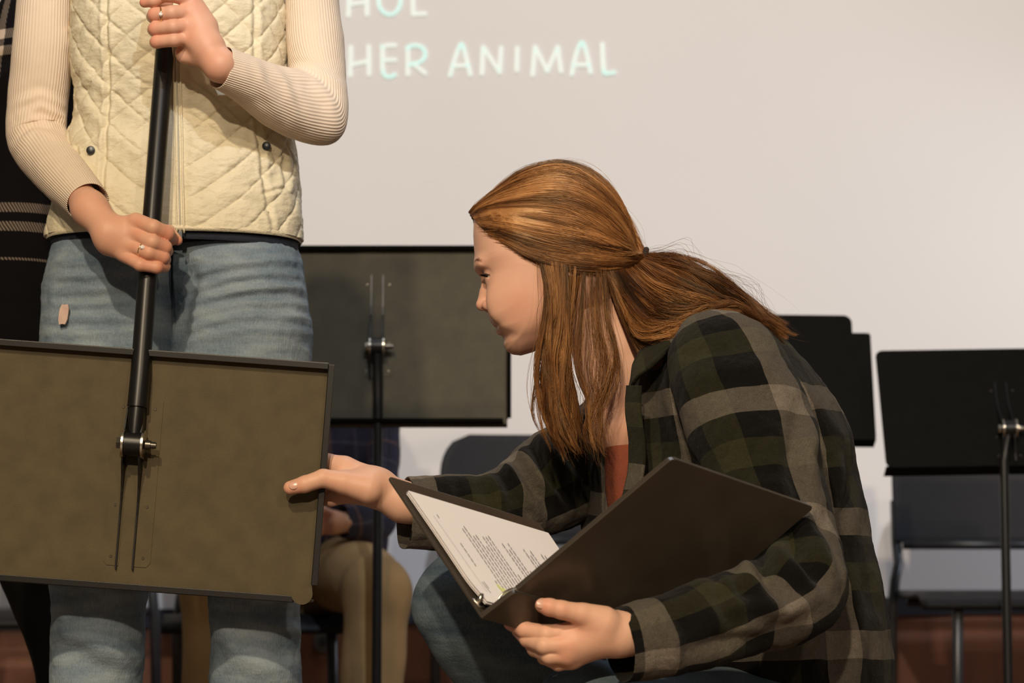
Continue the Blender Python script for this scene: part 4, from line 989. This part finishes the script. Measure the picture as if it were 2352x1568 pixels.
def strands(guides, n, spread, rad=(.00018, .00034), m=22, clump=6, wob=.004, seed=1, dens=None, tip=0.):
    """guides: list of 3D polylines; strands interpolate neighbouring guides in locks"""
    rg = np.random.default_rng(seed); Gd = np.array([catmull(g_, m) for g_ in guides]); ng = len(Gd)
    nl_ = max(4, n//clump)
    lt = rg.random(nl_)*(ng-1) if dens is None else np.interp(rg.random(nl_), np.linspace(0, 1, len(dens)), dens)
    lc = rg.random(nl_); lo_ = rg.normal(size=(nl_, 3))*spread; lp = rg.random((nl_, 3))*6.28; lf = rg.uniform(.7, 2.4, (nl_, 3))
    k = rg.integers(0, nl_, n); t = np.clip(lt[k]+rg.normal(size=n)*(.05 if not tip else .03), 0, ng-1.001); i = t.astype(int); f = (t-i)[:, None, None]
    C = Gd[i]*(1-f)+Gd[i+1]*f; s_ = np.linspace(0, 1, m)[None, :, None]
    grow = np.clip(s_*3, 0, 1)*.7+.3
    jit = 1-.75*min(tip, 1)*s_**2
    C = C+lo_[k][:, None]*grow*(1+(.4+tip)*s_)+wob*np.sin(s_*6.28*lf[k][:, None]+lp[k][:, None])*np.clip(s_*2.5, 0, 1)+rg.normal(size=(n, 1, 3))*spread*.6*grow*jit+.16*wob*np.sin(s_*6.28*rg.uniform(.5, 2., (n, 1, 3))+rg.random((n, 1, 3))*6.28)*np.clip(s_*2.5, 0, 1)
    r = (rad[0]+rg.random(n)*(rad[1]-rad[0]))[:, None]*np.interp(np.linspace(0, 1, m), [0, .1, .8, 1], [.7, 1, .9, .25])[None]
    sv = np.broadcast_to(np.linspace(0, 1, m)[None], (n, m)); tv = np.broadcast_to(t[:, None], (n, m))
    nv = .5+.75*vnoise(np.stack([tv*2.1+seed, sv*2.2+.3*tv, np.full((n, m), seed*1.7)], -1))
    return C, r, np.clip(.52*nv+.26*lc[k][:, None]+.22*rg.random(n)[:, None], 0, 1)
# --- hair on the skull, swept back to the tie
hp = [(1096, 484), (1104, 505), (1114, 522), (1137, 545), (1175, 570), (1215, 598), (1250, 622), (1300, 636), (1360, 642), (1410, 640), (1450, 625), (1474, 604), (1478, 586), (1464, 575), (1453, 540), (1440, 485), (1408, 430), (1362, 392), (1305, 372), (1255, 374), (1195, 396), (1140, 436), (1100, 466)]
full = face[:]  # skull outline enlarged for the hair volume
hs = [(1080, 480), (1083, 520), (1088, 580), (1100, 640), (1150, 740), (1240, 800), (1340, 770), (1420, 720), (1455, 640), (1474, 604), (1478, 586), (1464, 575), (1453, 540), (1440, 485), (1408, 430), (1362, 392), (1305, 372), (1255, 374), (1195, 396), (1140, 436), (1100, 466)]
hsp = xz(hs, YH, 90); hpp = xz(hp, YH, 100)
def caplat(p, extra=0.):
    """half width of the hair volume at points p (...,2) in the middle plane"""
    D = -polysd(hsp, p); return .0795*np.sqrt(np.clip(1-(1-np.clip(D/.070, 0, 1))**2, 0, 1))+extra
g = SDF((fpoly[:, 0].min()-.02, YH-.095, P(0, 680, YH)[2]), (P(1490, 0, YH)[0], YH+.095, P(0, 362, YH)[2]), .0024)
X2 = np.stack(np.meshgrid(g.ax[0], g.ax[2], indexing='ij'), -1); D = -polysd(hsp, X2); E = polysd(hpp, X2)
q = (np.sqrt((np.abs(g.ax[1]-YH)[None, :, None]/.0795)**2+((1-np.clip((D-.002)/.070, -3, 1))[:, None, :])**2)-1)*.0745
E_ = np.broadcast_to((E+.004)[:, None, :], q.shape); hh_ = np.maximum(.016-np.abs(q-E_), 0)/.016; g.g = (np.maximum(q, E_)+hh_*hh_*.004+.0034).astype(np.float32)
m = MB(); g.mesh(m); m.build('hair', M['hairbase'], go, True)
gl = [[(1079, 486), (1118, 452), (1180, 406), (1250, 380), (1310, 379), (1370, 412), (1418, 466), (1450, 533), (1477, 590)],
      [(1080, 488), (1130, 456), (1200, 424), (1270, 408), (1330, 418), (1385, 455), (1428, 510), (1455, 555), (1477, 591)],
      [(1082, 491), (1140, 466), (1215, 450), (1290, 448), (1350, 470), (1405, 512), (1440, 550), (1460, 575), (1477, 592)],
      [(1084, 496), (1145, 484), (1225, 480), (1300, 488), (1360, 510), (1410, 545), (1442, 568), (1462, 582), (1477, 593)],
      [(1089, 505), (1150, 505), (1230, 512), (1305, 525), (1365, 545), (1412, 568), (1444, 580), (1462, 588), (1477, 594)],
      [(1098, 517), (1155, 528), (1235, 545), (1310, 560), (1370, 574), (1415, 585), (1446, 590), (1464, 592), (1477, 595)],
      [(1108, 531), (1160, 550), (1230, 575), (1305, 592), (1370, 600), (1418, 602), (1448, 599), (1464, 597), (1477, 596)],
      [(1125, 548), (1170, 574), (1230, 600), (1300, 617), (1370, 622), (1420, 615), (1448, 607), (1466, 600), (1477, 597)],
      [(1148, 566), (1195, 593), (1245, 617), (1305, 632), (1365, 637), (1415, 632), (1448, 616), (1466, 605), (1477, 599)]]
def capguide(l_, sg):
    q_ = catmull(xz(l_, YH), 26); w_ = caplat(q_)
    fade = np.interp(np.linspace(0, 1, 26), [0, .92, 1], [1, 1, .6])
    return np.stack([q_[:, 0], YH+sg*(w_*fade), q_[:, 1]], 1)
CC = []; RR = []; RN = []
for sg, n_, sd_ in ((-1, 12500, 3), (1, 4000, 4)):
    a_, b_, c_ = strands([capguide(l_, sg) for l_ in gl], n_, .0019, m=24, wob=.0026, seed=sd_, clump=14)
    CC.append(a_); RR.append(b_); RN.append(c_)
C_ = np.concatenate(CC)
# keep every strand at or above the hair surface
pp_ = C_[..., [0, 2]]; lat = caplat(pp_.reshape(-1, 2)).reshape(pp_.shape[:2]); sgn = np.sign(C_[..., 1]-YH); sgn[sgn == 0] = -1
tpar = np.linspace(0, 1, 24)[None]; fade = np.interp(tpar, [0, .92, 1], [1, 1, .6])
Ed = -polysd(hpp, pp_.reshape(-1, 2)).reshape(pp_.shape[:2]); lat = lat-.0055*np.exp(-(np.clip(Ed, 0, 1)/.010)**2)*np.clip(1.6-tpar*2.2, 0, 1)
base_l = np.maximum(lat*fade-.0005, 0); cur = np.abs(C_[..., 1]-YH); C_[..., 1] = YH+sgn*(base_l+.55*np.clip(cur-base_l-.004, 0, .01))
tubes('hair_strands', C_, np.concatenate(RR), M['hair'], go, np.concatenate(RN))
hl = xz([(1100, 521), (1125, 548), (1165, 576), (1210, 602), (1252, 622)], YH, 0); hl = catmull(hl, 200); rgb_ = np.random.default_rng(41)
bh = []; bR = []
for i_ in range(170):
    for sg in (-1, 1) if i_ % 3 == 0 else (-1,):
        p_ = hl[rgb_.integers(0, 200)]+rgb_.normal(size=2)*[.0015, .0015]; d_ = np.array([.92, -.40+.08*rgb_.normal()]); L_ = rgb_.uniform(.018, .040); row = []
        for t_ in (0, .25, .5, .75, 1):
            c_ = p_+np.array([-.004, -.002])*(1-t_)+d_*L_*t_+[0, .004*t_*t_]; D_ = -polysd(fpoly, c_[None])[0]; wd_ = np.interp(np.linalg.norm(c_-chin), [0, .035, .07, .11, .16], [.040, .048, .058, .067, .073]); rr2_ = np.interp(np.linalg.norm(c_-chin), [0, .05, .12, .18], [.036, .044, .052, .070])
            l_ = wd_*math.sqrt(max(0, 1-(1-min(max(D_/rr2_, 0), 1))**2)); row.append([c_[0], YH+sg*(l_+.0004+.0022*t_), c_[1]])
        bh.append(catmull(row, 8)); bR.append([.0001, .00014, .00016, .00016, .00016, .00016, .00014, .0001])
bh = np.array(bh); bR = np.array(bR)
for sel in (bh[:, 0, 1] < YH, bh[:, 0, 1] >= YH): tubes('baby_hair', bh[sel], bR[sel], M['hair'], go, rgb_.random(int(sel.sum())))
def G3(l_): return np.array([P(*p) for p in l_])
# --- hair falling beside the face
yf = YH-.080
fall = [[(1236, 612, yf+.008), (1250, 660, yf), (1243, 740, yf-.004), (1236, 820, yf-.008), (1238, 890, yf-.01), (1250, 955, yf-.01)],
        [(1250, 618, yf+.006), (1262, 700, yf-.002), (1254, 800, yf-.006), (1256, 890, yf-.010), (1264, 960, yf-.012), (1284, 1012, yf-.012)],
        [(1268, 624, yf+.004), (1276, 710, yf-.006), (1268, 810, yf-.010), (1270, 900, yf-.014), (1276, 980, yf-.016), (1296, 1028, yf-.016)],
        [(1286, 630, yf), (1290, 720, yf-.008), (1282, 820, yf-.014), (1286, 910, yf-.018), (1292, 990, yf-.018), (1310, 1038, yf-.018)],
        [(1304, 634, yf), (1302, 730, yf-.008), (1296, 830, yf-.014), (1304, 920, yf-.018), (1312, 990, yf-.018), (1330, 1040, yf-.018)],
        [(1330, 638, yf), (1318, 730, yf-.006), (1310, 830, yf-.012), (1330, 920, yf-.016), (1340, 990, yf-.016), (1348, 1035, yf-.016)],
        [(1352, 640, yf+.004), (1345, 740, yf-.002), (1345, 830, yf-.008), (1352, 910, yf-.012), (1352, 980, yf-.014), (1376, 1036, yf-.014)],
        [(1378, 640, yf+.006), (1378, 720, yf+.002), (1392, 810, yf-.004), (1388, 900, yf-.010), (1362, 970, yf-.012), (1378, 1030, yf-.012)],
        [(1398, 636, yf+.010), (1406, 700, yf+.006), (1418, 790, yf), (1412, 880, yf-.006), (1390, 960, yf-.010), (1396, 1020, yf-.010)]]
fg = [G3([(l_[0][0]-2, l_[0][1]-26, l_[0][2]+.002)]+l_[1:]) for l_ in fall]
a_, b_, c_ = strands(fg, 2600, .0034, (.00018, .00034), 24, 34, .0045, 11, tip=1.2, dens=[0.3, 1.0, 1.4, 1.7, 2.0, 2.3, 2.6, 2.9, 3.2, 3.7, 7.8])
a2, b2, c2 = strands(fg, 220, .0050, (.00016, .0003), 24, 2, .005, 12)
k3 = np.random.default_rng(5).uniform(.82, 1.02, len(a_))
for i_ in range(len(a_)): a_[i_] = catmull(a_[i_][:max(4, int(24*min(1, k3[i_])))], 24)
tubes('side_locks', np.concatenate([a_, a2]), np.concatenate([b_, b2]), M['hair'], go, np.concatenate([c_, c2]))
loft('side_lock_mass', [(1262, 632, 1335, 636, yf+.010, .006), (1272, 720, 1318, 725, yf+.004, .008), (1270, 830, 1312, 830, yf-.004, .008), (1276, 930, 1330, 930, yf-.008, .008), (1292, 1000, 1335, 1005, yf-.008, .005)], M['hairbase'], go, 40, 20, 2, caps=(True, True))
# --- gathered hair flowing back over the shoulder
yt = YH
pony = [[(1476, 586, yt), (1510, 590, 3.590), (1560, 598, 3.57), (1610, 626, 3.56), (1660, 662, 3.56), (1715, 698, 3.565), (1752, 730, 3.56), (1796, 764, 3.56)],
        [(1476, 588, yt), (1508, 594, 3.575), (1555, 608, 3.55), (1605, 640, 3.54), (1655, 672, 3.54), (1705, 705, 3.545), (1748, 738, 3.54), (1794, 770, 3.55)],
        [(1474, 592, yt-.006), (1500, 604, 3.560), (1548, 626, 3.53), (1600, 655, 3.52), (1650, 682, 3.52), (1700, 712, 3.525), (1742, 744, 3.53), (1786, 774, 3.53)],
        [(1470, 596, yt-.01), (1490, 618, 3.545), (1535, 648, 3.512), (1590, 676, 3.50), (1640, 694, 3.50), (1690, 716, 3.51), (1735, 745, 3.51), (1780, 782, 3.52)],
        [(1448, 608, yt-.03), (1475, 640, 3.53), (1520, 676, 3.50), (1580, 698, 3.49), (1630, 706, 3.49), (1680, 720, 3.50), (1724, 742, 3.50), (1768, 768, 3.51)],
        [(1425, 616, yt-.05), (1455, 664, 3.525), (1505, 710, 3.495), (1565, 722, 3.485), (1615, 718, 3.485), (1660, 716, 3.49), (1700, 728, 3.49), (1745, 750, 3.50)],
        [(1408, 622, yt-.062), (1440, 682, 3.525), (1486, 738, 3.495), (1540, 752, 3.48), (1590, 738, 3.48), (1630, 722, 3.485), (1665, 718, 3.485), (1700, 728, 3.49)],
        [(1398, 628, yt-.070), (1432, 700, 3.525), (1472, 762, 3.495), (1512, 780, 3.48), (1552, 770, 3.475), (1590, 748, 3.475), (1622, 732, 3.48), (1650, 725, 3.48)],
        [(1392, 632, yt-.072), (1424, 706, 3.53), (1458, 775, 3.51), (1478, 815, 3.50), (1492, 826, 3.495), (1515, 808, 3.49), (1545, 778, 3.485), (1575, 758, 3.48)]]
pg = [G3(l_) for l_ in pony]
a_, b_, c_ = strands(pg, 9000, .0032, (.00018, .00034), 24, 30, .0045, 21, tip=.5)
a2, b2, c2 = strands(pg[:3], 90, .009, (.00010, .00017), 24, 1, .012, 22)
a3, b3, c3_ = strands([capguide(l_, -1) for l_ in gl[:3]], 60, .004, (.00010, .00017), 24, 1, .007, 23)
tubes('ponytail', np.concatenate([a_, a2, a3]), np.concatenate([b_, b2, b3]), M['hair'], go, np.concatenate([c_, c2, c3_]))
loft('ponytail_mass', [(1476, 588, 1470, 600, 3.597, .006), (1512, 604, 1475, 660, 3.582, .018), (1560, 618, 1496, 740, 3.565, .034), (1612, 650, 1552, 744, 3.555, .036), (1662, 678, 1620, 728, 3.545, .032), (1712, 708, 1680, 728, 3.54, .020), (1752, 738, 1738, 752, 3.54, .010), (1775, 765, 1770, 770, 3.54, .004)], M['hairbase'], go, 60, 40, 2, caps=(True, True))
tp = P(1480, 590, yt)
pts = [tp+.0105*(math.cos(x)*np.array([.25, .0, .97])+math.sin(x)*np.array([0, 1., 0])) for x in np.arange(25)*2*math.pi/24]
MB().tube(pts, .0042, 10, False).build('hair_tie', M['elastic'], go, True)
# brow and lashes of both eyes
rg = np.random.default_rng(9)
bc = []; br_ = []
for sg in (-1, 1):
    for i_ in range(110):
        t = rg.random(); b0 = PS(1095+36*t+rg.normal()*1.2, 607-9*t+7*t*t+rg.normal()*1.8, sg*(.012+.034*t)); b0[1] = YH+sg*(.014+.030*t)
        # drop onto the brow surface
        d_ = np.array([.5, sg*.75, .35-.5*t]); bc.append([b0+d_*s_*.0055+[-.0008, 0, 0] for s_ in (0, .5, 1)]); br_.append([.00011, .0001, .00005])
bc = np.array(bc)
lc = []; lr_ = []
for ec, sg in eyes:
    for i_ in range(46):
        a = -1.2+2.4*i_/45; base = ec+np.array([-math.cos(a*.80)*.0122, math.sin(a*.80)*.0122, .0002+.30*.0110*math.cos(a*.8)])
        d_ = np.array([-math.cos(a*.9)*.85, math.sin(a*.9)*.5, -.25]); lc.append([base, base+d_*.004, base+d_*.008+[0, 0, .001]]); lr_.append([.00065, .0005, .0002])
tubes('eyelashes', np.array(lc), np.array(lr_), M['lash'], go, rg.random(len(lc)))
tree = gb.data; Vb = np.zeros(len(tree.vertices)*3); tree.vertices.foreach_get('co', Vb); Vb = Vb.reshape(-1, 3); Vb = Vb[(np.abs(Vb[:, 1]-YH) < .06) & (Vb[:, 0] < P(1160, 0, YH)[0])]
for s_ in bc:
    b0 = s_[0].copy(); d = (Vb[:, 1]-b0[1])**2+(Vb[:, 2]-b0[2])**2; k_ = np.argsort(d)[:12]; k_ = k_[np.argmin(Vb[k_, 0])]; s_ += [Vb[k_, 0]-b0[0], 0, 0]
tubes('eyebrow', bc, np.array(br_), M['brow'], go, rg.random(len(bc)))

# --- clothes
tee = loft('tshirt', [(1392, 1028, 1520, 1018, 3.585, .035), (1390, 1080, 1560, 1070, 3.585, .05), (1394, 1160, 1600, 1160, 3.59, .06), (1420, 1300, 1650, 1300, 3.60, .07)], M['rust'], go, 60, 60, 2.0, lambda V, N, U, W: folds(V, N, [([(1420, 1030), (1416, 1100), (1422, 1180)], 3.55, .006, .004)])+.0015*fbm(V*20))
bf = [([(1560, 760), (1536, 830), (1536, 920), (1560, 1000), (1590, 1060)], 3.47, .007, .0045),
      ([(1800, 850), (1870, 930), (1940, 1010)], 3.50, .012, .006), ([(1770, 880), (1830, 960), (1880, 1010)], 3.48, .010, -.006),
      ([(1900, 1000), (1930, 1120), (1940, 1250)], 3.5, .014, .008), ([(1960, 1080), (1930, 1180), (1925, 1300)], 3.52, .012, -.009),
      ([(1940, 1300), (1960, 1420), (1950, 1568)], 3.5, .016, .010), ([(1900, 1330), (1910, 1450), (1900, 1568)], 3.5, .016, -.010),
      ([(2000, 1380), (2005, 1480), (2010, 1568)], 3.52, .012, .006), ([(1470, 900), (1480, 980), (1490, 1050)], 3.48, .006, .003)]
shirt = loft('shirt', [(1560, 748, 1690, 724, 3.62, .10), (1500, 782, 1760, 752, 3.62, .140), (1462, 828, 1822, 812, 3.62, .165), (1442, 880, 1868, 868, 3.62, .178), (1436, 950, 1915, 930, 3.62, .182), (1442, 1020, 1953, 1005, 3.62, .182), (1444, 1080, 1966, 1070, 3.62, .180), (1425, 1150, 1982, 1150, 3.62, .180), (1410, 1250, 2004, 1245, 3.62, .180), (1410, 1350, 2027, 1345, 3.62, .182), (1420, 1460, 2042, 1455, 3.62, .188), (1430, 1568, 2048, 1568, 3.62, .195), (1440, 1720, 2050, 1720, 3.62, .20), (1460, 1800, 2040, 1800, 3.62, .19)],
             M['plaid_body'], go, 260, 300, 2.25, lambda V, N, U, W: folds(V, N, bf)+.004*fbm(V*8)+.0012*fbm(V*45), caps=(True, True))
sf = [([(1560, 905), (1640, 850), (1740, 845), (1820, 890)], 3.38, .014, .004),
      ([(1640, 1240), (1740, 1225), (1830, 1210), (1868, 1180)], 3.27, .010, .006),
      ([(1850, 1180), (1880, 1260), (1905, 1330)], 3.26, .009, .009), ([(1810, 1200), (1840, 1280), (1880, 1340)], 3.24, .008, -.010),
      ([(1770, 1230), (1800, 1300), (1850, 1345)], 3.23, .009, .010), ([(1740, 1260), (1760, 1320), (1800, 1380)], 3.22, .008, -.010), ([(1700, 1270), (1720, 1340), (1760, 1400)], 3.21, .009, .008),
      ([(1640, 1320), (1650, 1400), (1690, 1450)], 3.2, .009, -.006), ([(1600, 1420), (1700, 1390), (1800, 1400), (1880, 1370)], 3.20, .010, .008), ([(1560, 1500), (1640, 1470), (1740, 1470), (1840, 1440)], 3.19, .010, -.008),
      ([(1500, 1400), (1540, 1460), (1550, 1530)], 3.16, .008, .005), ([(1870, 960), (1850, 1060), (1870, 1150)], 3.36, .012, .007), ([(1830, 940), (1810, 1050), (1830, 1160)], 3.34, .012, -.006)]
near = loft('shirt_sleeve', [(1560, 760, 1672, 722, 3.47, .030), (1535, 830, 1775, 775, 3.45, .055), (1548, 915, 1842, 880, 3.42, .066), (1578, 1010, 1880, 985, 3.39, .066), (1625, 1110, 1900, 1090, 3.365, .064), (1672, 1190, 1915, 1190, 3.34, .062), (1710, 1240, 1930, 1290, 3.32, .060), (1716, 1282, 1935, 1385, 3.29, .060), (1690, 1302, 1868, 1462, 3.25, .058), (1630, 1322, 1730, 1500, 3.21, .054), (1555, 1350, 1612, 1535, 3.18, .050), (1480, 1376, 1515, 1552, 3.155, .046), (1412, 1396, 1440, 1565, 3.14, .044)],
            M['plaid_sleeve'], go, 300, 220, 2.15, lambda V, N, U, W: folds(V, N, sf)+.004*fbm(V*13)+.0012*fbm(V*50), lips=(0, 1), caps=(True, False))
near['label'] = 'plaid sleeve folded at the elbow below the binder'
ff = [([(1195, 1030), (1230, 1090), (1290, 1150)], 3.62, .008, .008), ([(1160, 1060), (1200, 1120), (1250, 1190)], 3.61, .008, .007), ([(1240, 1000), (1280, 1060), (1340, 1120)], 3.64, .009, .008), ([(1220, 1020), (1260, 1090), (1310, 1160)], 3.63, .006, -.008),
      ([(1120, 1090), (1150, 1140), (1170, 1210)], 3.6, .008, .006), ([(1050, 1095), (1060, 1150), (1090, 1200)], 3.59, .008, -.004), ([(1290, 960), (1340, 1020), (1400, 1060)], 3.66, .010, .008)]
far = loft('shirt_sleeve', [(1400, 860, 1500, 1080, 3.80, .06), (1335, 925, 1440, 1150, 3.76, .062), (1262, 975, 1355, 1195, 3.72, .060), (1205, 1012, 1275, 1225, 3.69, .058), (1150, 1066, 1185, 1244, 3.66, .052), (1090, 1092, 1105, 1252, 3.635, .048), (1010, 1094, 1010, 1262, 3.615, .046), (938, 1092, 925, 1264, 3.600, .045)],
           M['plaid_far'], go, 180, 140, 2.1, lambda V, N, U, W: folds(V, N, ff)+.004*fbm(V*13)+.0012*fbm(V*50), lips=(0, 1), caps=(True, False))
far['label'] = 'plaid sleeve stretched out to the hanging desk'
# open front: placket and far shirt front
ribbon('placket', [[(1440, 885, 3.478), (1470, 885, 3.452)], [(1438, 950, 3.475), (1470, 950, 3.448)], [(1446, 1020, 3.475), (1478, 1020, 3.448)], [(1442, 1090, 3.475), (1478, 1090, 3.446)], [(1425, 1160, 3.475), (1462, 1160, 3.446)]], M['plaid_far'], go, .004, disp=lambda B: .0015*fbm(B*30))
ribbon('shirt_front', [[(1330, 950, 3.72), (1375, 960, 3.66), (1402, 1000, 3.64)], [(1320, 1050, 3.72), (1365, 1060, 3.66), (1396, 1070, 3.635)], [(1330, 1150, 3.72), (1370, 1160, 3.66), (1400, 1165, 3.63)], [(1350, 1300, 3.72), (1390, 1300, 3.66), (1420, 1300, 3.63)]], M['plaid_far'], go, .005, disp=lambda B: .003*fbm(B*14))
ribbon('collar', [[(1448, 905, 3.500), (1452, 872, 3.512)], [(1458, 872, 3.475), (1455, 835, 3.500)], [(1492, 845, 3.455), (1478, 798, 3.495)], [(1540, 800, 3.455), (1520, 762, 3.49)], [(1590, 757, 3.475), (1572, 735, 3.52)], [(1625, 735, 3.53), (1612, 716, 3.56)], [(1640, 728, 3.62), (1628, 708, 3.62)]], M['plaid_far'], go, .005, disp=lambda B: .0015*fbm(B*30))
# jeans
g = SDF(P(900, 1800, 3.2)*[1, 0, 0]+[0, 3.14, .0], P(2000, 1200, 3.8)*[1, 0, 1]+[0, 4.0, .08], .005)
kn = P(1076, 1392, 3.42); hp_ = P(1800, 1700, 3.62)
g.cone(hp_, kn, .105, .066, .03); g.cone(kn, P(1440, 2050, 3.60), .065, .050, .03)
kn2 = P(1360, 1650, 3.30); g.cone(P(1800, 1720, 3.50), kn2, .10, .070, .03); g.cone(kn2, P(1560, 2080, 3.36), .066, .052, .03)
X = np.stack(np.meshgrid(*g.ax, indexing='ij'), -1)
dd = fbm(X*np.array([10, 10, 10]), 2); g.g = (g.g+.004*dd+.003*np.sin((X[..., 0]*.75-X[..., 2]*.6)*70+3*fbm(X*4, 1))*np.clip(fbm(X*5+3, 1)+.3, 0, 1)).astype(np.float32)
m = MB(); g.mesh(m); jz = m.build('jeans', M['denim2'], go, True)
shoe(P(1400, 2090, 3.60)[0]-.03, 3.62, -1.5, go, M['shoe']); shoe(P(1540, 2090, 3.36)[0]-.02, 3.34, -1.5, go, M['shoe'])

# ================================================================ open ring binder
Dp = P(1185, 1357, 3.08); Sv = P(1872, 1165, 3.25)-P(1545, 1052, 3.08); Uv = P(1545, 1052, 3.08)-Dp
Fp = P(1108, 1417, 3.082)
bo = root('ring_binder', tuple(Fp), 'open black ring binder with white printed pages held by the crouching person', 'binder')
Nn = np.cross(Uv, Sv); Nn /= np.linalg.norm(Nn); Nn = Nn if Nn[1] > 0 else -Nn      # away from the viewer
def cover(name, o_, u, s_, th, mat, rad=.008, n=Nn):
    lu, ls = np.linalg.norm(u), np.linalg.norm(s_); uh, sh = u/lu, s_/ls
    poly = []
    for cx_, cy_, a0 in ((lu-rad, ls-rad, 0), (rad*.3, ls-rad*.3, 90), (rad*.3, rad*.3, 180), (lu-rad, rad, 270)):
        rr_ = rad if cx_ > lu/2 else rad*.3
        for k in range(7):
            t = math.radians(a0+15*k); poly.append((cx_+rr_*math.cos(t), cy_+rr_*math.sin(t)))
    nn = np.cross(uh, sh); sgn_ = 1 if nn@n > 0 else -1
    m = MB(); m.plate(poly, o_, uh, sh, th*sgn_)
    o = m.build(name, mat, bo); b = o.modifiers.new('bev', 'BEVEL'); b.width = .0011; b.segments = 3; b.limit_method = 'ANGLE'; return o
sp = Dp-Fp
cover('back_cover', Dp+Uv*.006, Uv*.994, Sv, .0075, M['binder'])
cover('spine', Fp, sp*.975, Sv, .0075, M['binder'])
MB().tube([Dp+Nn*.002, Dp+Nn*.002+Sv], .0016, 8).build('spine_hinge', M['binder'], bo, True)
Ep = P(890, 1092, 3.20); Vv = Ep-Fp
n2 = np.cross(Vv, Sv); n2 /= np.linalg.norm(n2); n2 = n2 if n2[1] < 0 else -n2     # towards the pages
cover('front_cover', Fp-n2*.003, Vv, Sv, .0035, M['binder'], n=n2)
# pages lying on the front cover
Vh = Vv/np.linalg.norm(Vv); Sh = Sv/np.linalg.norm(Sv); LV = np.linalg.norm(Vv); LS = np.linalg.norm(Sv)
po_ = Fp+Vh*.018+Sh*.010+n2*.002
pw, pl = LV-.048, LS-.020
pm = MB(); n_ = 24
for off, dx in ((0, 0), (.0012, .002), (.0024, -.001), (.0036, .001), (.0050, 0)):
    V = []
    for i in range(n_+1):
        t = i/n_; lift = .0045*math.exp(-(t/.14)**2)+.001*math.sin(t*3.1)
        for s_ in (0, 1): V.append(po_+Vh*(pw*t+dx)+Sh*(pl*s_+dx*.6)+n2*(off+lift+.001*math.sin(7*t)*s_))
    pm = MB(); pm.add(V, [(2*i, 2*i+1, 2*i+3, 2*i+2) for i in range(n_)]); pm.build('page', M['paper'], bo, True)
rt = random.Random(3)
tm = MB(); ym = MB()
def pq(t, s_, w_, h_, mbx, lift=.0060):
    """mark on the page: t along the page width (0 at rings), s along the spine, w_ along t, h_ along s"""
    def Z(t): return .0050+.0045*math.exp(-((t/pw)/.14)**2)+.001*math.sin(t/pw*3.1)+.001
    V = [po_+Vh*a+Sh*b+n2*(Z(a)) for a, b in ((t, s_), (t+w_, s_), (t+w_, s_+h_), (t, s_+h_))]
    mbx.add(V, [(0, 1, 2, 3)])
# lines of text run across the page, rows stacked along the spine
for row, (t0, t1) in enumerate([(.030, .165)]*0+[(.045, .060), None, (.10, .135), None, (.022, .150), (.022, .155), (.022, .152), (.022, .12), (.022, .156), (.022, .150), (.022, .15), (.022, .10), None, (.04, .06), (.022, .150), (.022, .155), (.022, .148), (.022, .09), None, (.03, .15), (.03, .155), (.03, .12), (.03, .15), (.022, .155), (.022, .06)]) if False else []: pass
s_ = .030
rows_ = [(.070, .105), None, None, (.025, .05), (.020, .135), (.020, .140), (.020, .128), (.020, .138), (.020, .11), (.020, .137), (.020, .132), (.020, .139), (.020, .07), None, (.020, .135), (.020, .12), (.020, .138), (.020, .09), None, None, (.022, .138), (.022, .125), (.022, .13), (.022, .06), None, (.022, .135), (.022, .13)]
for rr_ in rows_:
    if rr_:
        t = rr_[0]
        while t < rr_[1]:
            w_ = rt.uniform(.003, .010); pq(t, s_, w_, .0016, tm); t += w_+.0018
    s_ += .0062
pq(.02, .014, pw-.06, .0004, tm); pq(.02, .020, .02, .0009, tm); pq(.15, .022, .006, .0014, tm); pq(.03, .024, .012, .0012, tm)
pq(.018, .0468, .026, .0040, ym); pq(.018, .0530, .022, .0040, ym); pq(.012, .080, .022, .0040, ym)
tm.build('printed_text', M['ink'], bo); ym.build('highlighted_line', M['yellow'], bo)
# rings and lever on the inside of the spine
sm = (Fp+Dp)/2; nin = Nn if Nn@n2 > 0 else Nn
uh = Uv/np.linalg.norm(Uv)
MB().box(Fp+uh*.026+Sh*(LS*.5)+Nn*.006, (.008, LS*.46, .0015), np.stack([uh, Sh, Nn], 1), .001).build('ring_plate', M['steel'], bo)
for fr_ in (.10, .50, .90):
    c = Fp+uh*.026+Sh*(LS*fr_)+Nn*.006
    pts = [c+(uh*.021*math.cos(t)-(-Nn)*.024*math.sin(t)) for t in np.linspace(0, math.pi, 22)]
    MB().tube(pts, .0014, 8).build('ring', M['steel'], bo, True)
lev = MB(); lev.tube([P(1098, 1392, 3.098), P(1102, 1378, 3.096), P(1107, 1362, 3.096)], [.0022, .0034, .0024], 14); lev.build('ring_lever', M['steel'], bo, True)
lev = MB(); lev.tube([P(1083, 1374, 3.097), P(1090, 1379, 3.095), P(1100, 1392, 3.094), P(1116, 1398, 3.098)], [.0013, .0019, .0017, .0014], 10); lev.build('lever_spring', M['steel'], bo, True)
